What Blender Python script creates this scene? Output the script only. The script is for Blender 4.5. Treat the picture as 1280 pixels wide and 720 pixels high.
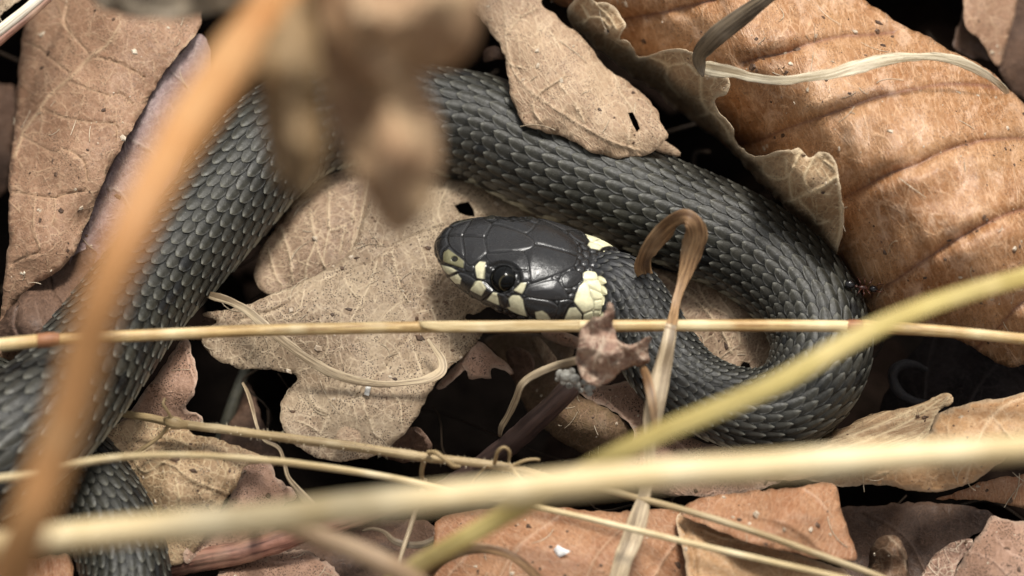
import bpy, math, random
import numpy as np
from mathutils import Vector
from mathutils.geometry import delaunay_2d_cdt
random.seed(7); RNG = np.random.RandomState(11)
for o in list(bpy.data.objects): bpy.data.objects.remove(o)
SC = bpy.context.scene; COL = SC.collection
S = 0.01                                   # all numbers below are centimetres; S brings them to metres

# ------------------------------------------------------------------ camera, sky, sun, exposure
TILT = math.radians(30); DIST = 50.0; FRAME_W = 16.4
TARGET = np.array([0, 0, 1.0])
FWD = np.array([0, math.sin(TILT), -math.cos(TILT)]); UPV = np.array([0, math.cos(TILT), math.sin(TILT)])
RGT = np.array([1.0, 0, 0]); CAM = TARGET - FWD*DIST
cd = bpy.data.cameras.new('camera'); cam = bpy.data.objects.new('camera', cd); COL.objects.link(cam)
cam.location = CAM*S; cam.rotation_euler = (TILT, 0, 0)
cd.sensor_width = 36; cd.lens = 36*DIST/FRAME_W; cd.clip_start = 0.02; cd.clip_end = 200
cd.dof.use_dof = True; cd.dof.focus_distance = (DIST-0.6)*S; cd.dof.aperture_fstop = 11.5
SC.camera = cam
w = bpy.data.worlds.new('World'); SC.world = w; w.use_nodes = True
nt = w.node_tree; nt.nodes.clear()
sky = nt.nodes.new('ShaderNodeTexSky'); sky.sky_type = 'NISHITA'; sky.sun_disc = False
SUN_EL, SUN_AZ = math.radians(70), math.radians(20)     # azimuth from +y towards +x
sky.sun_elevation = SUN_EL; sky.sun_rotation = SUN_AZ; sky.air_density = 1.0; sky.dust_density = 4.0; sky.ozone_density = 0.3
bg = nt.nodes.new('ShaderNodeBackground'); bg.inputs[1].default_value = 0.088
hs_ = nt.nodes.new('ShaderNodeHueSaturation'); hs_.inputs['Saturation'].default_value = .06      # thin cloud
wo = nt.nodes.new('ShaderNodeOutputWorld'); nt.links.new(sky.outputs[0], hs_.inputs['Color']); nt.links.new(hs_.outputs[0], bg.inputs[0]); nt.links.new(bg.outputs[0], wo.inputs[0])
sl = bpy.data.lights.new('sun', 'SUN'); sl.energy = 2.3; sl.angle = math.radians(15); sl.color = (1, .955, .88)
so = bpy.data.objects.new('sun', sl); COL.objects.link(so)
sd = Vector((math.sin(SUN_AZ)*math.cos(SUN_EL), math.cos(SUN_AZ)*math.cos(SUN_EL), math.sin(SUN_EL)))
so.rotation_euler = sd.to_track_quat('Z', 'Y').to_euler(); so.location = (0, 0, 1)
SC.view_settings.view_transform = 'Standard'; SC.view_settings.look = 'None'
SC.view_settings.exposure = 0.78; SC.view_settings.gamma = 1
SC.render.engine = 'CYCLES'

# ------------------------------------------------------------------ geometry helpers
def P(px, py, z):
    """place where the sight line through photo point (px,py) meets height z (cm)"""
    px = np.asarray(px, float); py = np.asarray(py, float); z = np.asarray(z, float)
    xr = (px-640)/1280*FRAME_W/DIST; yu = (360-py)/1280*FRAME_W/DIST
    d = FWD + xr[..., None]*RGT + yu[..., None]*UPV
    t = (z-CAM[2])/d[..., 2]
    return CAM + d*t[..., None]
def depth(p): return (np.asarray(p)-CAM) @ FWD
def proj(p):
    q = np.asarray(p)-CAM; d = q @ FWD
    return 640+(q @ RGT)/d*DIST/FRAME_W*1280, 360-(q @ UPV)/d*DIST/FRAME_W*1280
def real(rpx, p): return rpx*depth(p)/DIST*FRAME_W/1280
def unit(v): return v/np.maximum(np.linalg.norm(v, axis=-1, keepdims=True), 1e-9)
_perm = RNG.rand(256, 256)
def vnoise(x, y):
    xi = np.floor(x).astype(int); yi = np.floor(y).astype(int); fx = x-xi; fy = y-yi
    fx = fx*fx*(3-2*fx); fy = fy*fy*(3-2*fy)
    g = lambda a, b: _perm[a & 255, b & 255]
    return (g(xi, yi)*(1-fx)+g(xi+1, yi)*fx)*(1-fy)+(g(xi, yi+1)*(1-fx)+g(xi+1, yi+1)*fx)*fy-.5
def fbm(x, y, o=3):
    r = 0; a = 1
    for k in range(o): r = r+a*vnoise(x*2**k+17.3*k, y*2**k+9.1*k); a *= .5
    return r
def spline(pts, n=None, step=None, closed=False):
    """Catmull-Rom through pts (rows of any width), resampled evenly over the first columns"""
    p = np.array(pts, float)
    if closed: q = np.vstack([p[-1], p, p[0], p[1]])
    else: q = np.vstack([2*p[0]-p[1], p, 2*p[-1]-p[-2]])
    out = []
    for i in range(1, len(q)-2):
        t = np.linspace(0, 1, 14, endpoint=False)[:, None]
        a, b, c, d = q[i-1], q[i], q[i+1], q[i+2]
        out.append(.5*((2*b)+(-a+c)*t+(2*a-5*b+4*c-d)*t*t+(-a+3*b-3*c+d)*t**3))
    out = np.vstack(out+[q[-2][None]])
    m = min(3, out.shape[1])
    L = np.concatenate([[0], np.cumsum(np.linalg.norm(np.diff(out[:, :m], axis=0), axis=1))])
    if n is None: n = max(3, int(L[-1]/step)+1)
    s = np.linspace(0, L[-1], n)
    r = np.stack([np.interp(s, L, out[:, k]) for k in range(out.shape[1])], 1)
    return r[:-1] if closed else r
def inpoly(x, y, poly):
    poly = np.asarray(poly); ins = np.zeros(np.shape(x), bool); n = len(poly)
    for i in range(n):
        x1, y1 = poly[i]; x2, y2 = poly[(i+1) % n]
        if y1 == y2: continue
        c = ((y1 > y) != (y2 > y)) & (x < (x2-x1)*(y-y1)/(y2-y1)+x1)
        ins ^= c
    return ins
def segdist(x, y, line, closed=False):
    line = np.asarray(line, float); best = np.full(np.shape(x), 1e9); n = len(line)
    for i in range(n if closed else n-1):
        a = line[i]; b = line[(i+1) % n]; ab = b-a; L = max(ab @ ab, 1e-9)
        t = np.clip(((x-a[0])*ab[0]+(y-a[1])*ab[1])/L, 0, 1)
        best = np.minimum(best, np.hypot(x-a[0]-t*ab[0], y-a[1]-t*ab[1]))
    return best
def sstep(a, b, x):
    t = np.clip((x-a)/(b-a), 0, 1); return t*t*(3-2*t)

def tag(o, label=None, cat=None, group=None, kind=None):
    if label: o['label'] = label
    if cat: o['category'] = cat
    if group: o['group'] = group
    if kind: o['kind'] = kind
    return o
def mesh(name, V, F, mat, parent=None, uv=None, attrs=None, col=None, smooth=True, thick=0, origin=None):
    V = np.asarray(V, float)
    if origin is None:
        origin = np.array(parent['_o']) if parent is not None and '_o' in parent.keys() else np.array([V[:, 0].mean(), V[:, 1].mean(), V[:, 2].min()])
    me = bpy.data.meshes.new(name)
    F = np.asarray(F) if not isinstance(F, list) else F
    if isinstance(F, np.ndarray):
        k = F.shape[1]; me.vertices.add(len(V)); me.vertices.foreach_set('co', ((V-origin)*S).ravel())
        me.loops.add(F.size); me.loops.foreach_set('vertex_index', F.ravel().astype(np.int32))
        me.polygons.add(len(F)); me.polygons.foreach_set('loop_start', (np.arange(len(F))*k).astype(np.int32))
        me.update(calc_edges=True)
    else:
        me.from_pydata(((V-origin)*S).tolist(), [], F)
    me.validate()
    if uv is not None:
        lv = np.zeros(len(me.loops), np.int32); me.loops.foreach_get('vertex_index', lv)
        u = me.uv_layers.new(name='UVMap'); u.data.foreach_set('uv', np.asarray(uv, float)[lv].ravel())
    for k, a in (attrs or {}).items():
        at = me.attributes.new(k, 'FLOAT', 'POINT'); at.data.foreach_set('value', np.asarray(a, np.float32))
    if col is not None:
        at = me.color_attributes.new('Col', 'FLOAT_COLOR', 'POINT')
        at.data.foreach_set('color', np.hstack([col, np.ones((len(col), 1))]).astype(np.float32).ravel())
    me.polygons.foreach_set('use_smooth', [smooth]*len(me.polygons))
    me.materials.append(mat)
    o = bpy.data.objects.new(name, me); COL.objects.link(o)
    if parent is not None: o.parent = parent
    else: o.location = origin*S; ORG[o.name] = origin
    if thick:
        m = o.modifiers.new('thickness', 'SOLIDIFY'); m.thickness = thick*S; m.offset = -1
    return o
ORG = {}
def empty(name, p):
    o = bpy.data.objects.new(name, None); COL.objects.link(o); o.location = np.asarray(p)*S
    o.empty_display_size = .005; ORG[o.name] = np.asarray(p, float); return o
_mesh = mesh
def mesh(name, V, F, mat, parent=None, **k):
    if parent is not None: k['origin'] = root_org(parent)
    return _mesh(name, V, F, mat, parent, **k)
def root_org(o):
    while o.parent: o = o.parent
    return ORG[o.name]

# ------------------------------------------------------------------ materials
class NT:
    def __init__(s, name):
        s.m = bpy.data.materials.new(name); s.m.use_nodes = True; s.t = s.m.node_tree
        s.b = s.t.nodes['Principled BSDF']
    def n(s, typ, **k):
        x = s.t.nodes.new('ShaderNode'+typ)
        for a, v in k.items():
            if a.startswith('_'): setattr(x, a[1:], v)
        return x
    def put(s, sock, v):
        if hasattr(v, 'is_linked') or isinstance(v, bpy.types.NodeSocket): s.t.links.new(v, sock)
        else: sock.default_value = v if not (isinstance(v, tuple) and len(v) == 3 and sock.type == 'RGBA') else v+(1,)
    def math(s, op, a, b=0, c=0, clamp=False):
        x = s.t.nodes.new('ShaderNodeMath'); x.operation = op; x.use_clamp = clamp
        s.put(x.inputs[0], a); s.put(x.inputs[1], b)
        if op in ('MULTIPLY_ADD',): s.put(x.inputs[2], c)
        return x.outputs[0]
    def mix(s, f, a, b, mode='MIX'):
        x = s.t.nodes.new('ShaderNodeMix'); x.data_type = 'RGBA'; x.blend_type = mode
        s.put(x.inputs[0], f); s.put(x.inputs[6], a); s.put(x.inputs[7], b); return x.outputs[2]
    def rng(s, v, a, b, c=0, d=1):
        x = s.t.nodes.new('ShaderNodeMapRange'); x.interpolation_type = 'SMOOTHSTEP'
        for i, q in enumerate((v, a, b, c, d)): s.put(x.inputs[i], q)
        return x.outputs[0]
    def uv(s, sx=1, sy=1, off=(0, 0)):
        t = s.t.nodes.new('ShaderNodeTexCoord'); m = s.t.nodes.new('ShaderNodeMapping')
        m.inputs['Scale'].default_value = (sx, sy, 1); m.inputs['Location'].default_value = (off[0], off[1], 0)
        s.t.links.new(t.outputs['UV'], m.inputs[0]); return m.outputs[0]
    def obj(s, k):
        t = s.t.nodes.new('ShaderNodeTexCoord'); m = s.t.nodes.new('ShaderNodeMapping')
        m.inputs['Scale'].default_value = (k, k, k); s.t.links.new(t.outputs['Object'], m.inputs[0]); return m.outputs[0]
    def noise(s, vec, sc, det=3, rough=.55, dist=0, col=False):
        x = s.t.nodes.new('ShaderNodeTexNoise'); s.t.links.new(vec, x.inputs['Vector'])
        x.inputs['Scale'].default_value = sc; x.inputs['Detail'].default_value = det
        x.inputs['Roughness'].default_value = rough; x.inputs['Distortion'].default_value = dist
        return x.outputs['Color' if col else 'Fac']
    def vor(s, vec, sc, feat='DISTANCE_TO_EDGE', rand=1.0):
        x = s.t.nodes.new('ShaderNodeTexVoronoi'); x.voronoi_dimensions = '2D'; x.feature = feat; s.t.links.new(vec, x.inputs['Vector'])
        x.inputs['Scale'].default_value = sc; x.inputs['Randomness'].default_value = rand; return x
    def warp(s, vec, sc, amt):
        c = s.noise(vec, sc, 2, col=True)
        a = s.t.nodes.new('ShaderNodeVectorMath'); a.operation = 'SUBTRACT'; s.t.links.new(c, a.inputs[0]); a.inputs[1].default_value = (.5, .5, .5)
        b = s.t.nodes.new('ShaderNodeVectorMath'); b.operation = 'MULTIPLY_ADD'
        s.t.links.new(a.outputs[0], b.inputs[0]); b.inputs[1].default_value = (amt, amt, amt); s.t.links.new(vec, b.inputs[2])
        return b.outputs[0]
    def attr(s, name):
        a = s.t.nodes.new('ShaderNodeAttribute'); a.attribute_name = name; return a
    def bump(s, h, dist, strength=1):
        x = s.t.nodes.new('ShaderNodeBump'); x.inputs['Distance'].default_value = dist*S; x.inputs['Strength'].default_value = strength
        s.t.links.new(h, x.inputs['Height']); s.t.links.new(x.outputs[0], s.b.inputs['Normal'])
    def fin(s, col, rough, spec=.4):
        s.put(s.b.inputs['Base Color'], col); s.put(s.b.inputs['Roughness'], rough); s.b.inputs['Specular IOR Level'].default_value = spec
        return s.m

def leaf_mat(name, c1, c2, vein, c3=None, rough=.6, spec=.28, net=3.2, fine=10., stretch=(1, 1), netamt=.35, fineamt=.3,
             spots=.5, bumpd=.035, veinamt=.8, spotcol=(.035, .022, .016), off=(0, 0), edgecol=None, mott=1.1):
    q = NT(name); uv0 = q.uv(1, 1, off); uvs = q.uv(stretch[0], stretch[1], off)
    uw = q.warp(uv0, 1.7, .35); us = q.warp(uvs, 2.3, .16)
    base = q.mix(q.rng(q.noise(uw, mott, 4, .6), .34, .66), c1, c2)
    c3 = c3 or tuple(min(1, x*1.55) for x in c2)
    base = q.mix(q.rng(q.noise(uw, 3.1, 6, .7, .6), .5, .78, 0, .7), base, c3)
    base = q.mix(q.rng(q.noise(uv0, 19, 5, .85), .46, .66, 0, .55), base, tuple(x*.5 for x in c1))
    base = q.mix(q.rng(q.noise(us, 13, 5, .8), .52, .64, 0, .42), base, c3)
    e1 = q.vor(q.warp(us, 7, .06), net).outputs['Distance']; e2 = q.vor(q.warp(us, 8, .05), fine*.62).outputs['Distance']
    e3 = q.vor(q.warp(us, 5, .08), net*1.9).outputs['Distance']
    m1 = q.math('MAXIMUM', q.rng(e1, .008, .05, 1, 0), q.math('MULTIPLY', q.rng(e3, .01, .075, 1, 0), .7)); m2 = q.rng(e2, .02, .15, 1, 0)
    brk = q.rng(q.noise(uw, 4.3, 3), .36, .6); m1 = q.math('MULTIPLY', m1, brk)
    m2 = q.math('MULTIPLY', m2, q.rng(q.noise(uv0, 6.5, 3), .3, .62))
    va = q.attr('vein').outputs['Fac']
    base = q.mix(q.math('MULTIPLY', m2, fineamt), base, vein)
    base = q.mix(q.math('MULTIPLY', m1, netamt), base, vein)
    base = q.mix(q.math('MULTIPLY', va, veinamt, clamp=True), base, vein)
    sp = q.vor(uv0, 9.5, 'F1').outputs['Distance']
    smask = q.math('MULTIPLY', q.rng(sp, .07, .17, 1, 0), q.rng(q.noise(uv0, 1.9, 3), .47, .6))
    sp2 = q.math('MULTIPLY', q.rng(q.vor(uv0, 24, 'F1').outputs['Distance'], .16, .28, 1, 0), q.rng(q.noise(uv0, 3.7, 2), .4, .6))
    base = q.mix(q.math('MULTIPLY', q.math('MAXIMUM', smask, sp2), spots), base, spotcol)
    ed = q.attr('edge').outputs['Fac']
    if edgecol: base = q.mix(q.math('MULTIPLY', ed, .8), base, edgecol)
    h = q.math('MULTIPLY', m1, .16); h = q.math('MULTIPLY_ADD', m2, .08, h)
    h = q.math('MULTIPLY_ADD', q.noise(us, 12, 4, .7), .5, h); h = q.math('MULTIPLY_ADD', q.noise(uw, 2.6, 3), .5, h)
    q.bump(h, bumpd)
    rv = q.rng(q.noise(uv0, 9, 4), .3, .7, rough-.12, rough+.12)
    return q.fin(base, rv, spec)
def straw_mat(name, c1, c2, streak=14, rough=.5, c3=None, spec=.4, bumpd=.012, spots=.25):
    q = NT(name); uv = q.uv(1, 1); us = q.uv(streak, .35)
    b = q.mix(q.rng(q.noise(us, 1.0, 6, .8), .42, .58), c1, c2)
    b = q.mix(q.rng(q.noise(q.uv(streak*1.7, .8, (3, 1)), 1.0, 5, .8), .53, .66, 0, .8), b, tuple(x*.42 for x in c1))
    b = q.mix(q.rng(q.noise(uv, .8, 3), .45, .7, 0, .8), b, c3 or c2)
    fl = q.uv(4, 9)
    b = q.mix(q.math('MULTIPLY', q.rng(q.noise(fl, 1.3, 5, .8), .6, .72), spots), b, tuple(x*.3 for x in c1))
    q.bump(q.noise(us, 1.4, 5, .7), bumpd)
    return q.fin(b, rough, spec)
def simple_mat(name, c1, c2, sc=6, rough=.6, spec=.4, bumpd=.02, bsc=None):
    q = NT(name); v = q.obj(100)
    b = q.mix(q.rng(q.noise(v, sc, 5, .65), .35, .65), c1, c2)
    q.bump(q.noise(v, bsc or sc*2, 5, .7), bumpd)
    return q.fin(b, rough, spec)

# ------------------------------------------------------------------ leaf builder
def tps(ctrl):
    c = np.array(ctrl, float); n = len(c); X = c[:, :2]/100
    if n < 3:
        m = c[:, 2].mean(); return lambda x, y: np.full(np.shape(x), m)
    d = np.hypot(X[:, None, 0]-X[None, :, 0], X[:, None, 1]-X[None, :, 1])
    K = np.where(d > 0, d*d*np.log(d+1e-12), 0)+np.eye(n)*.003
    Pm = np.hstack([np.ones((n, 1)), X]); A = np.block([[K, Pm], [Pm.T, np.zeros((3, 3))]])
    sol = np.linalg.lstsq(A, np.concatenate([c[:, 2], [0, 0, 0]]), rcond=None)[0]
    def f(x, y):
        x = np.asarray(x)/100; y = np.asarray(y)/100; r = sol[n]+sol[n+1]*x+sol[n+2]*y
        for i in range(n):
            dd = np.hypot(x-X[i, 0], y-X[i, 1]); r = r+sol[i]*np.where(dd > 0, dd*dd*np.log(dd+1e-12), 0)
        return r
    return f
def leaf(name, label, outline, ctrl, mat, veins=(), ang=0, wr=.05, wsc=40, curl=0, curlw=14, rag=1.0, holes=(), step=7.5,
         cat='leaf', thick=.007, vdir=1, parent=None, group='fallen leaves', sharp=False, bump=None, seed=0):
    """a leaf: its outline, its height over the ground at a few points, and its veins (points, half-width, depth)"""
    ol = np.array(outline, float) if sharp else spline(outline, step=4.2, closed=True)
    if sharp:
        seg = []
        for i in range(len(ol)):
            a, b = ol[i], ol[(i+1) % len(ol)]; k = max(1, int(np.linalg.norm(b-a)/4.2))
            seg += [a+(b-a)*t/k for t in range(k)]
        ol = np.array(seg)
    nrm = np.roll(ol, -1, 0)-np.roll(ol, 1, 0); nrm = unit(np.stack([nrm[:, 1], -nrm[:, 0]], 1))
    ol = ol+nrm*(vnoise(ol[:, 0]/9+seed, ol[:, 1]/9)*3.2+vnoise(ol[:, 0]/3.2, ol[:, 1]/3.2)*1.3)[:, None]*rag
    hs = [np.array(h, float) for h in holes]
    vs = [spline(v[0], step=4.0) for v in veins]
    x0, y0 = ol.min(0); x1, y1 = ol.max(0)
    gx, gy = np.meshgrid(np.arange(x0, x1, step), np.arange(y0, y1, step*.88)); gx = gx+((np.arange(gx.shape[0]) % 2)*step/2)[:, None]
    g = np.stack([gx.ravel(), gy.ravel()], 1); g += RNG.rand(*g.shape)*step*.35
    pts = [g]
    for v, line in zip(veins, vs):
        t = np.gradient(line, axis=0); nn = unit(np.stack([-t[:, 1], t[:, 0]], 1)); wv = v[1]
        tap = np.linspace(1, .6, len(line))[:, None]
        for k in (0, -1, 1, -2.6, 2.6): pts.append(line+nn*wv*k*tap)
    g = np.vstack(pts[1:]+[g]) if len(pts) > 1 else g
    keep = inpoly(g[:, 0], g[:, 1], ol) & (segdist(g[:, 0], g[:, 1], ol, True) > 2.6)
    for h in hs: keep &= ~inpoly(g[:, 0], g[:, 1], h) & (segdist(g[:, 0], g[:, 1], h, True) > 2.)
    g = g[keep]
    # thin out points that fall almost on each other
    key = {}; sel = []
    for i, (a, b) in enumerate(g):
        k = (int(a/1.9), int(b/1.9))
        if k in key: continue
        key[k] = 1; sel.append(i)
    g = g[sel]
    allp = np.vstack([ol]+hs+[g]); edges = []; o = 0
    for c in [ol]+hs:
        n = len(c); edges += [(o+i, o+(i+1) % n) for i in range(n)]; o += n
    vv, ee, ff, *_ = delaunay_2d_cdt([Vector(p) for p in allp.tolist()], edges, [], 0, 1e-4)
    vv = np.array([(a.x, a.y) for a in vv]); ff = np.array([f for f in ff if len(f) == 3])
    c = vv[ff].mean(1); ok = inpoly(c[:, 0], c[:, 1], ol)
    for h in hs: ok &= ~inpoly(c[:, 0], c[:, 1], h)
    ff = ff[ok]; x, y = vv[:, 0], vv[:, 1]
    # anticlockwise seen from above
    a, b, d = vv[ff[:, 0]], vv[ff[:, 1]], vv[ff[:, 2]]
    cr = (b[:, 0]-a[:, 0])*(d[:, 1]-a[:, 1])-(b[:, 1]-a[:, 1])*(d[:, 0]-a[:, 0])
    ff[cr > 0] = ff[cr > 0][:, ::-1]
    z = tps(ctrl)(x, y); ed = segdist(x, y, ol, True)
    for h in hs: ed = np.minimum(ed, segdist(x, y, h, True))
    z = z+wr*fbm(x/wsc+seed*3.1, y/wsc+7, 2)*1.8+wr*.22*fbm(x/13+seed, y/13, 2)
    z = z+.3*curl*np.exp(-(ed/curlw)**2)*(.55+fbm(x/35+seed*2, y/35, 2))
    if bump: z = z+bump(x, y)
    va = np.zeros(len(x))
    for v, line in zip(veins, vs):
        dd = segdist(x, y, line); wv = v[1]; dp = v[2] if len(v) > 2 else .03
        va = np.maximum(va, (1-sstep(wv*.3, wv*1.3, dd))*(v[3] if len(v) > 3 else 1)); z = z+dp*(np.exp(-(dd/wv)**2)-.45*np.exp(-(dd/(wv*3.2))**2))
    V = P(x, y, z)
    ca, sa = math.cos(math.radians(ang)), math.sin(math.radians(ang)); k = FRAME_W/1280
    uv = np.stack([(x*ca+y*sa)*k, (-x*sa+y*ca)*k], 1)+seed*1.7
    ob = mesh(name, V, ff, mat, parent, uv=uv, attrs={'vein': va, 'edge': 1-sstep(0, 3.0, ed)}, thick=thick)
    if parent is None: tag(ob, label, cat, group)
    return ob

# ------------------------------------------------------------------ stems and blades
def frames(C, up):
    T = unit(np.gradient(C, axis=0)); N = unit(up-(T*up).sum(1, keepdims=True)*T) if np.ndim(up) == 2 else unit(up-(T @ up)[:, None]*T)
    return T, N, np.cross(T, N)
def tube(name, pts, mat, parent=None, sides=14, step=5, ridge=.05, ridges=5, wob=.04, cap=True, bumpy=0, world=False):
    """pts rows: photo x, y, height, radius in photo px (turned into real size at that depth)"""
    p = spline(pts, step=step) if not world else np.array(pts)
    C = P(p[:, 0], p[:, 1], p[:, 2]); r = real(p[:, 3], C)
    L = np.concatenate([[0], np.cumsum(np.linalg.norm(np.diff(C, axis=0), axis=1))])
    T, N, B = frames(C, -FWD)
    th = np.linspace(0, 2*np.pi, sides, endpoint=False)
    rr = r[:, None]*(1+ridge*np.cos(th*ridges)[None]+wob*2*fbm(L[:, None]*1.3+th[None]*0, th[None]*.8+L[:, None]*.1, 2))
    if bumpy: rr = rr*(1+bumpy*fbm(L[:, None]*5, th[None]*2.1, 3))
    V = C[:, None]+rr[..., None]*(np.cos(th)[None, :, None]*N[:, None]+np.sin(th)[None, :, None]*B[:, None])
    n = len(C); V = V.reshape(-1, 3); F = []
    i = np.arange(n-1)[:, None]*sides; j = np.arange(sides)[None]; j2 = (j+1) % sides
    F = np.stack([i+j, i+j2, i+sides+j2, i+sides+j], -1).reshape(-1, 4)[:, ::-1]
    uv = np.stack([np.broadcast_to(np.abs((th/np.pi)-1)[None]*np.maximum(r.mean(), .1)*3, (n, sides)), np.broadcast_to(L[:, None], (n, sides))], -1).reshape(-1, 2)
    V = np.vstack([V, C[:1], C[-1:]]); uv = np.vstack([uv, [[0, 0]], [[0, L[-1]]]]); a = n*sides
    F = F.tolist()+[[(jj+1) % sides, jj, a] for jj in range(sides)][::1]+[[(n-1)*sides+jj, (n-1)*sides+(jj+1) % sides, a+1] for jj in range(sides)]
    return mesh(name, V, F, mat, parent, uv=uv)
def ribbon(name, pts, mat, parent=None, step=4, cup=.25, thick=.006, nw=11, rag=.09, tilt=0):
    """pts rows: photo x, y, height, width px, roll (degrees) about its own run"""
    pts = [tuple(q)+(0,)*(5-len(q)) for q in pts]
    p = spline(pts, step=step); C = P(p[:, 0], p[:, 1], p[:, 2]); wd = real(p[:, 3], C)
    T, N, B = frames(C, -FWD); a = np.radians(p[:, 4]+tilt)[:, None]
    N, B = N*np.cos(a)+B*np.sin(a), B*np.cos(a)-N*np.sin(a)
    L = np.concatenate([[0], np.cumsum(np.linalg.norm(np.diff(C, axis=0), axis=1))])
    t = np.linspace(-1, 1, nw)
    w2 = wd[:, None]/2*t[None]*(1+rag*2*fbm(L[:, None]*2.2+t[None]*0, np.sign(t)[None]*3+L[:, None]*0, 3))
    cup *= .22; wd = wd*1.12
    hh = -cup*wd[:, None]*(t[None]**2)+.012*wd[:, None]*np.cos(t*11)[None]
    V = (C[:, None]+w2[..., None]*B[:, None]+hh[..., None]*N[:, None]).reshape(-1, 3)
    i = np.arange(len(C)-1)[:, None]*nw; j = np.arange(nw-1)[None]
    F = np.stack([i+j, i+j+1, i+nw+j+1, i+nw+j], -1).reshape(-1, 4)
    uv = np.stack([w2+1+0*L[:, None], np.broadcast_to(L[:, None], w2.shape)], -1).reshape(-1, 2)
    return mesh(name, V, F, mat, parent, uv=uv, thick=thick)

# ================================================================== SETTING
soil = simple_mat('wet_humus', (.003, .0022, .0018), (.007, .005, .004), 2.5, .9, .02, .3)  # black humus, darkened further so the gaps' shade is in its colour
n = 60; gx = np.sinh(np.linspace(-6, 6, n))*6.; X, Y = np.meshgrid(gx, gx)
Z = -9.5+1.0*fbm(X/4, Y/4, 3)*np.exp(-(X**2+Y**2)/4e4)
i = np.arange(n-1)[:, None]*n; j = np.arange(n-1)[None]
g = mesh('ground', np.stack([X, Y, Z], -1).reshape(-1, 3), np.stack([i+j, i+j+1, i+n+j+1, i+n+j], -1).reshape(-1, 4), soil, uv=None)
tag(g, kind='structure')

# ================================================================== GRASS SNAKE
q = NT('snake_scale'); ca_ = q.attr('Col').outputs['Color']; ov = q.obj(100)
nz = q.noise(ov, 9, 5, .7)
cc = q.mix(q.rng(nz, .3, .7, .0, .35), ca_, (.012, .013, .011))
cc = q.mix(q.math('MULTIPLY', q.rng(q.noise(ov, 30, 3, .7), .62, .74), .4), cc, (.3, .3, .26))
q.bump(q.noise(ov, 30, 5, .7), .006)
SNAKE_M = q.fin(cc, q.rng(q.noise(ov, 14, 4, .7), .3, .7, .34, .54), .36)
q = NT('snake_head_shield'); ca_ = q.attr('Col').outputs['Color']; ov = q.obj(100)
cc = q.mix(q.rng(q.noise(ov, 6, 5, .7), .35, .7, 0, .3), ca_, (.02, .017, .014))
cc = q.mix(q.math('MULTIPLY', q.rng(q.noise(ov, 26, 4, .8), .60, .72), .16), cc, (.16, .15, .12)); q.bump(q.noise(ov, 9, 6, .7), .006)
HEAD_M = q.fin(cc, q.rng(q.noise(ov, 8, 4, .7), .3, .7, .17, .30), .45)

snake_path = [(722, 349, 1.72, .34, .268), (738, 351, 1.72, .43, .268), (755, 356, 1.70, .54, .268), (768, 364, 1.65, .605, .262), (783, 380, 1.55, .63, .25), (803, 408, 1.4, .62, .2), (822, 440, 1.25, .62, .12),
    (845, 470, 1.1, .62, .05), (872, 490, .98, .605, 0), (908, 506, .92, .61, 0), (945, 513, .88, .64, 0), (983, 505, .86, .69, 0), (1013, 478, .86, .75, 0), (1027, 430, .88, .79, 0),
    (1006, 374, .9, .80, 0), (954, 323, .92, .81, 0), (893, 289, .94, .82, 0), (787, 245, .96, .83, 0), (680, 200, .98, .86, 0), (612, 165, 1.0, .87, 0), (545, 150, 1.02, .87, 0),
    (455, 138, 1.06, .87, 0), (378, 157, 1.1, .88, 0), (333, 188, 1.15, .87, 0), (293, 235, 1.2, .845, 0), (239, 298, 1.3, .825, 0), (174, 370, 1.5, .825, 0), (127, 433, 1.8, .85, 0), (83, 489, 2.1, .88, 0), (28, 540, 2.35, .92, 0),
    (-45, 585, 2.3, .93, 0), (-150, 615, 1.9, .93, 0), (-250, 580, 1.4, .92, 0), (-285, 510, 1.0, .9, 0), (-235, 455, .8, .86, 0), (-140, 455, .68, .8, 0), (-45, 488, .62, .74, 0), (30, 530, .60, .7, 0),
    (84, 577, .62, .69, 0), (124, 630, .68, .69, 0), (152, 692, .7, .68, 0), (157, 765, .66, .62, 0), (120, 850, .55, .5, 0), (50, 910, .4, .36, 0), (-40, 930, .25, .2, 0), (-120, 920, .15, .06, 0)]
sp_ = np.array(snake_path)
C3 = P(sp_[:, 0], sp_[:, 1], sp_[:, 2])
Q = spline(np.hstack([C3, sp_[:, 3:5]]), step=.04)
C3, RAD, KK = Q[:, :3], Q[:, 3], Q[:, 4]
T3 = unit(np.gradient(C3, axis=0)); hint = np.stack([0*KK, KK, np.ones_like(KK)], 1)
D3 = unit(hint-(T3*hint).sum(1, keepdims=True)*T3); S3 = np.cross(T3, D3)
ARC = np.arange(len(C3))*np.linalg.norm(np.diff(C3, axis=0), axis=1).mean()
U = np.concatenate([[0], np.cumsum(np.diff(ARC)/(RAD[1:]*(.34-.08*np.exp(-ARC[1:]/3.5))))])           # scale count along the back
def body_at(u, th, h):
    idx = np.interp(u, U, np.arange(len(U))); i0 = np.clip(idx.astype(int), 0, len(U)-2); f = (idx-i0)[..., None]
    L = lambda A: A[i0]*(1-f)+A[i0+1]*f
    r = np.interp(u, U, RAD)
    rr = r*(1-.06*sstep(2.0, 3.14, np.abs(th)))
    return L(C3)+(rr+h)[..., None]*(np.cos(th)[..., None]*L(D3)+np.sin(th)[..., None]*L(S3))
SV, SF, SCc = [], [], []; SN = 0
def push(V, F, Cc):
    global SN
    SV.append(V.reshape(-1, 3)); SF.append(np.asarray(F).reshape(-1, 4)+SN); SCc.append(Cc.reshape(-1, 3)); SN += len(SV[-1])
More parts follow.
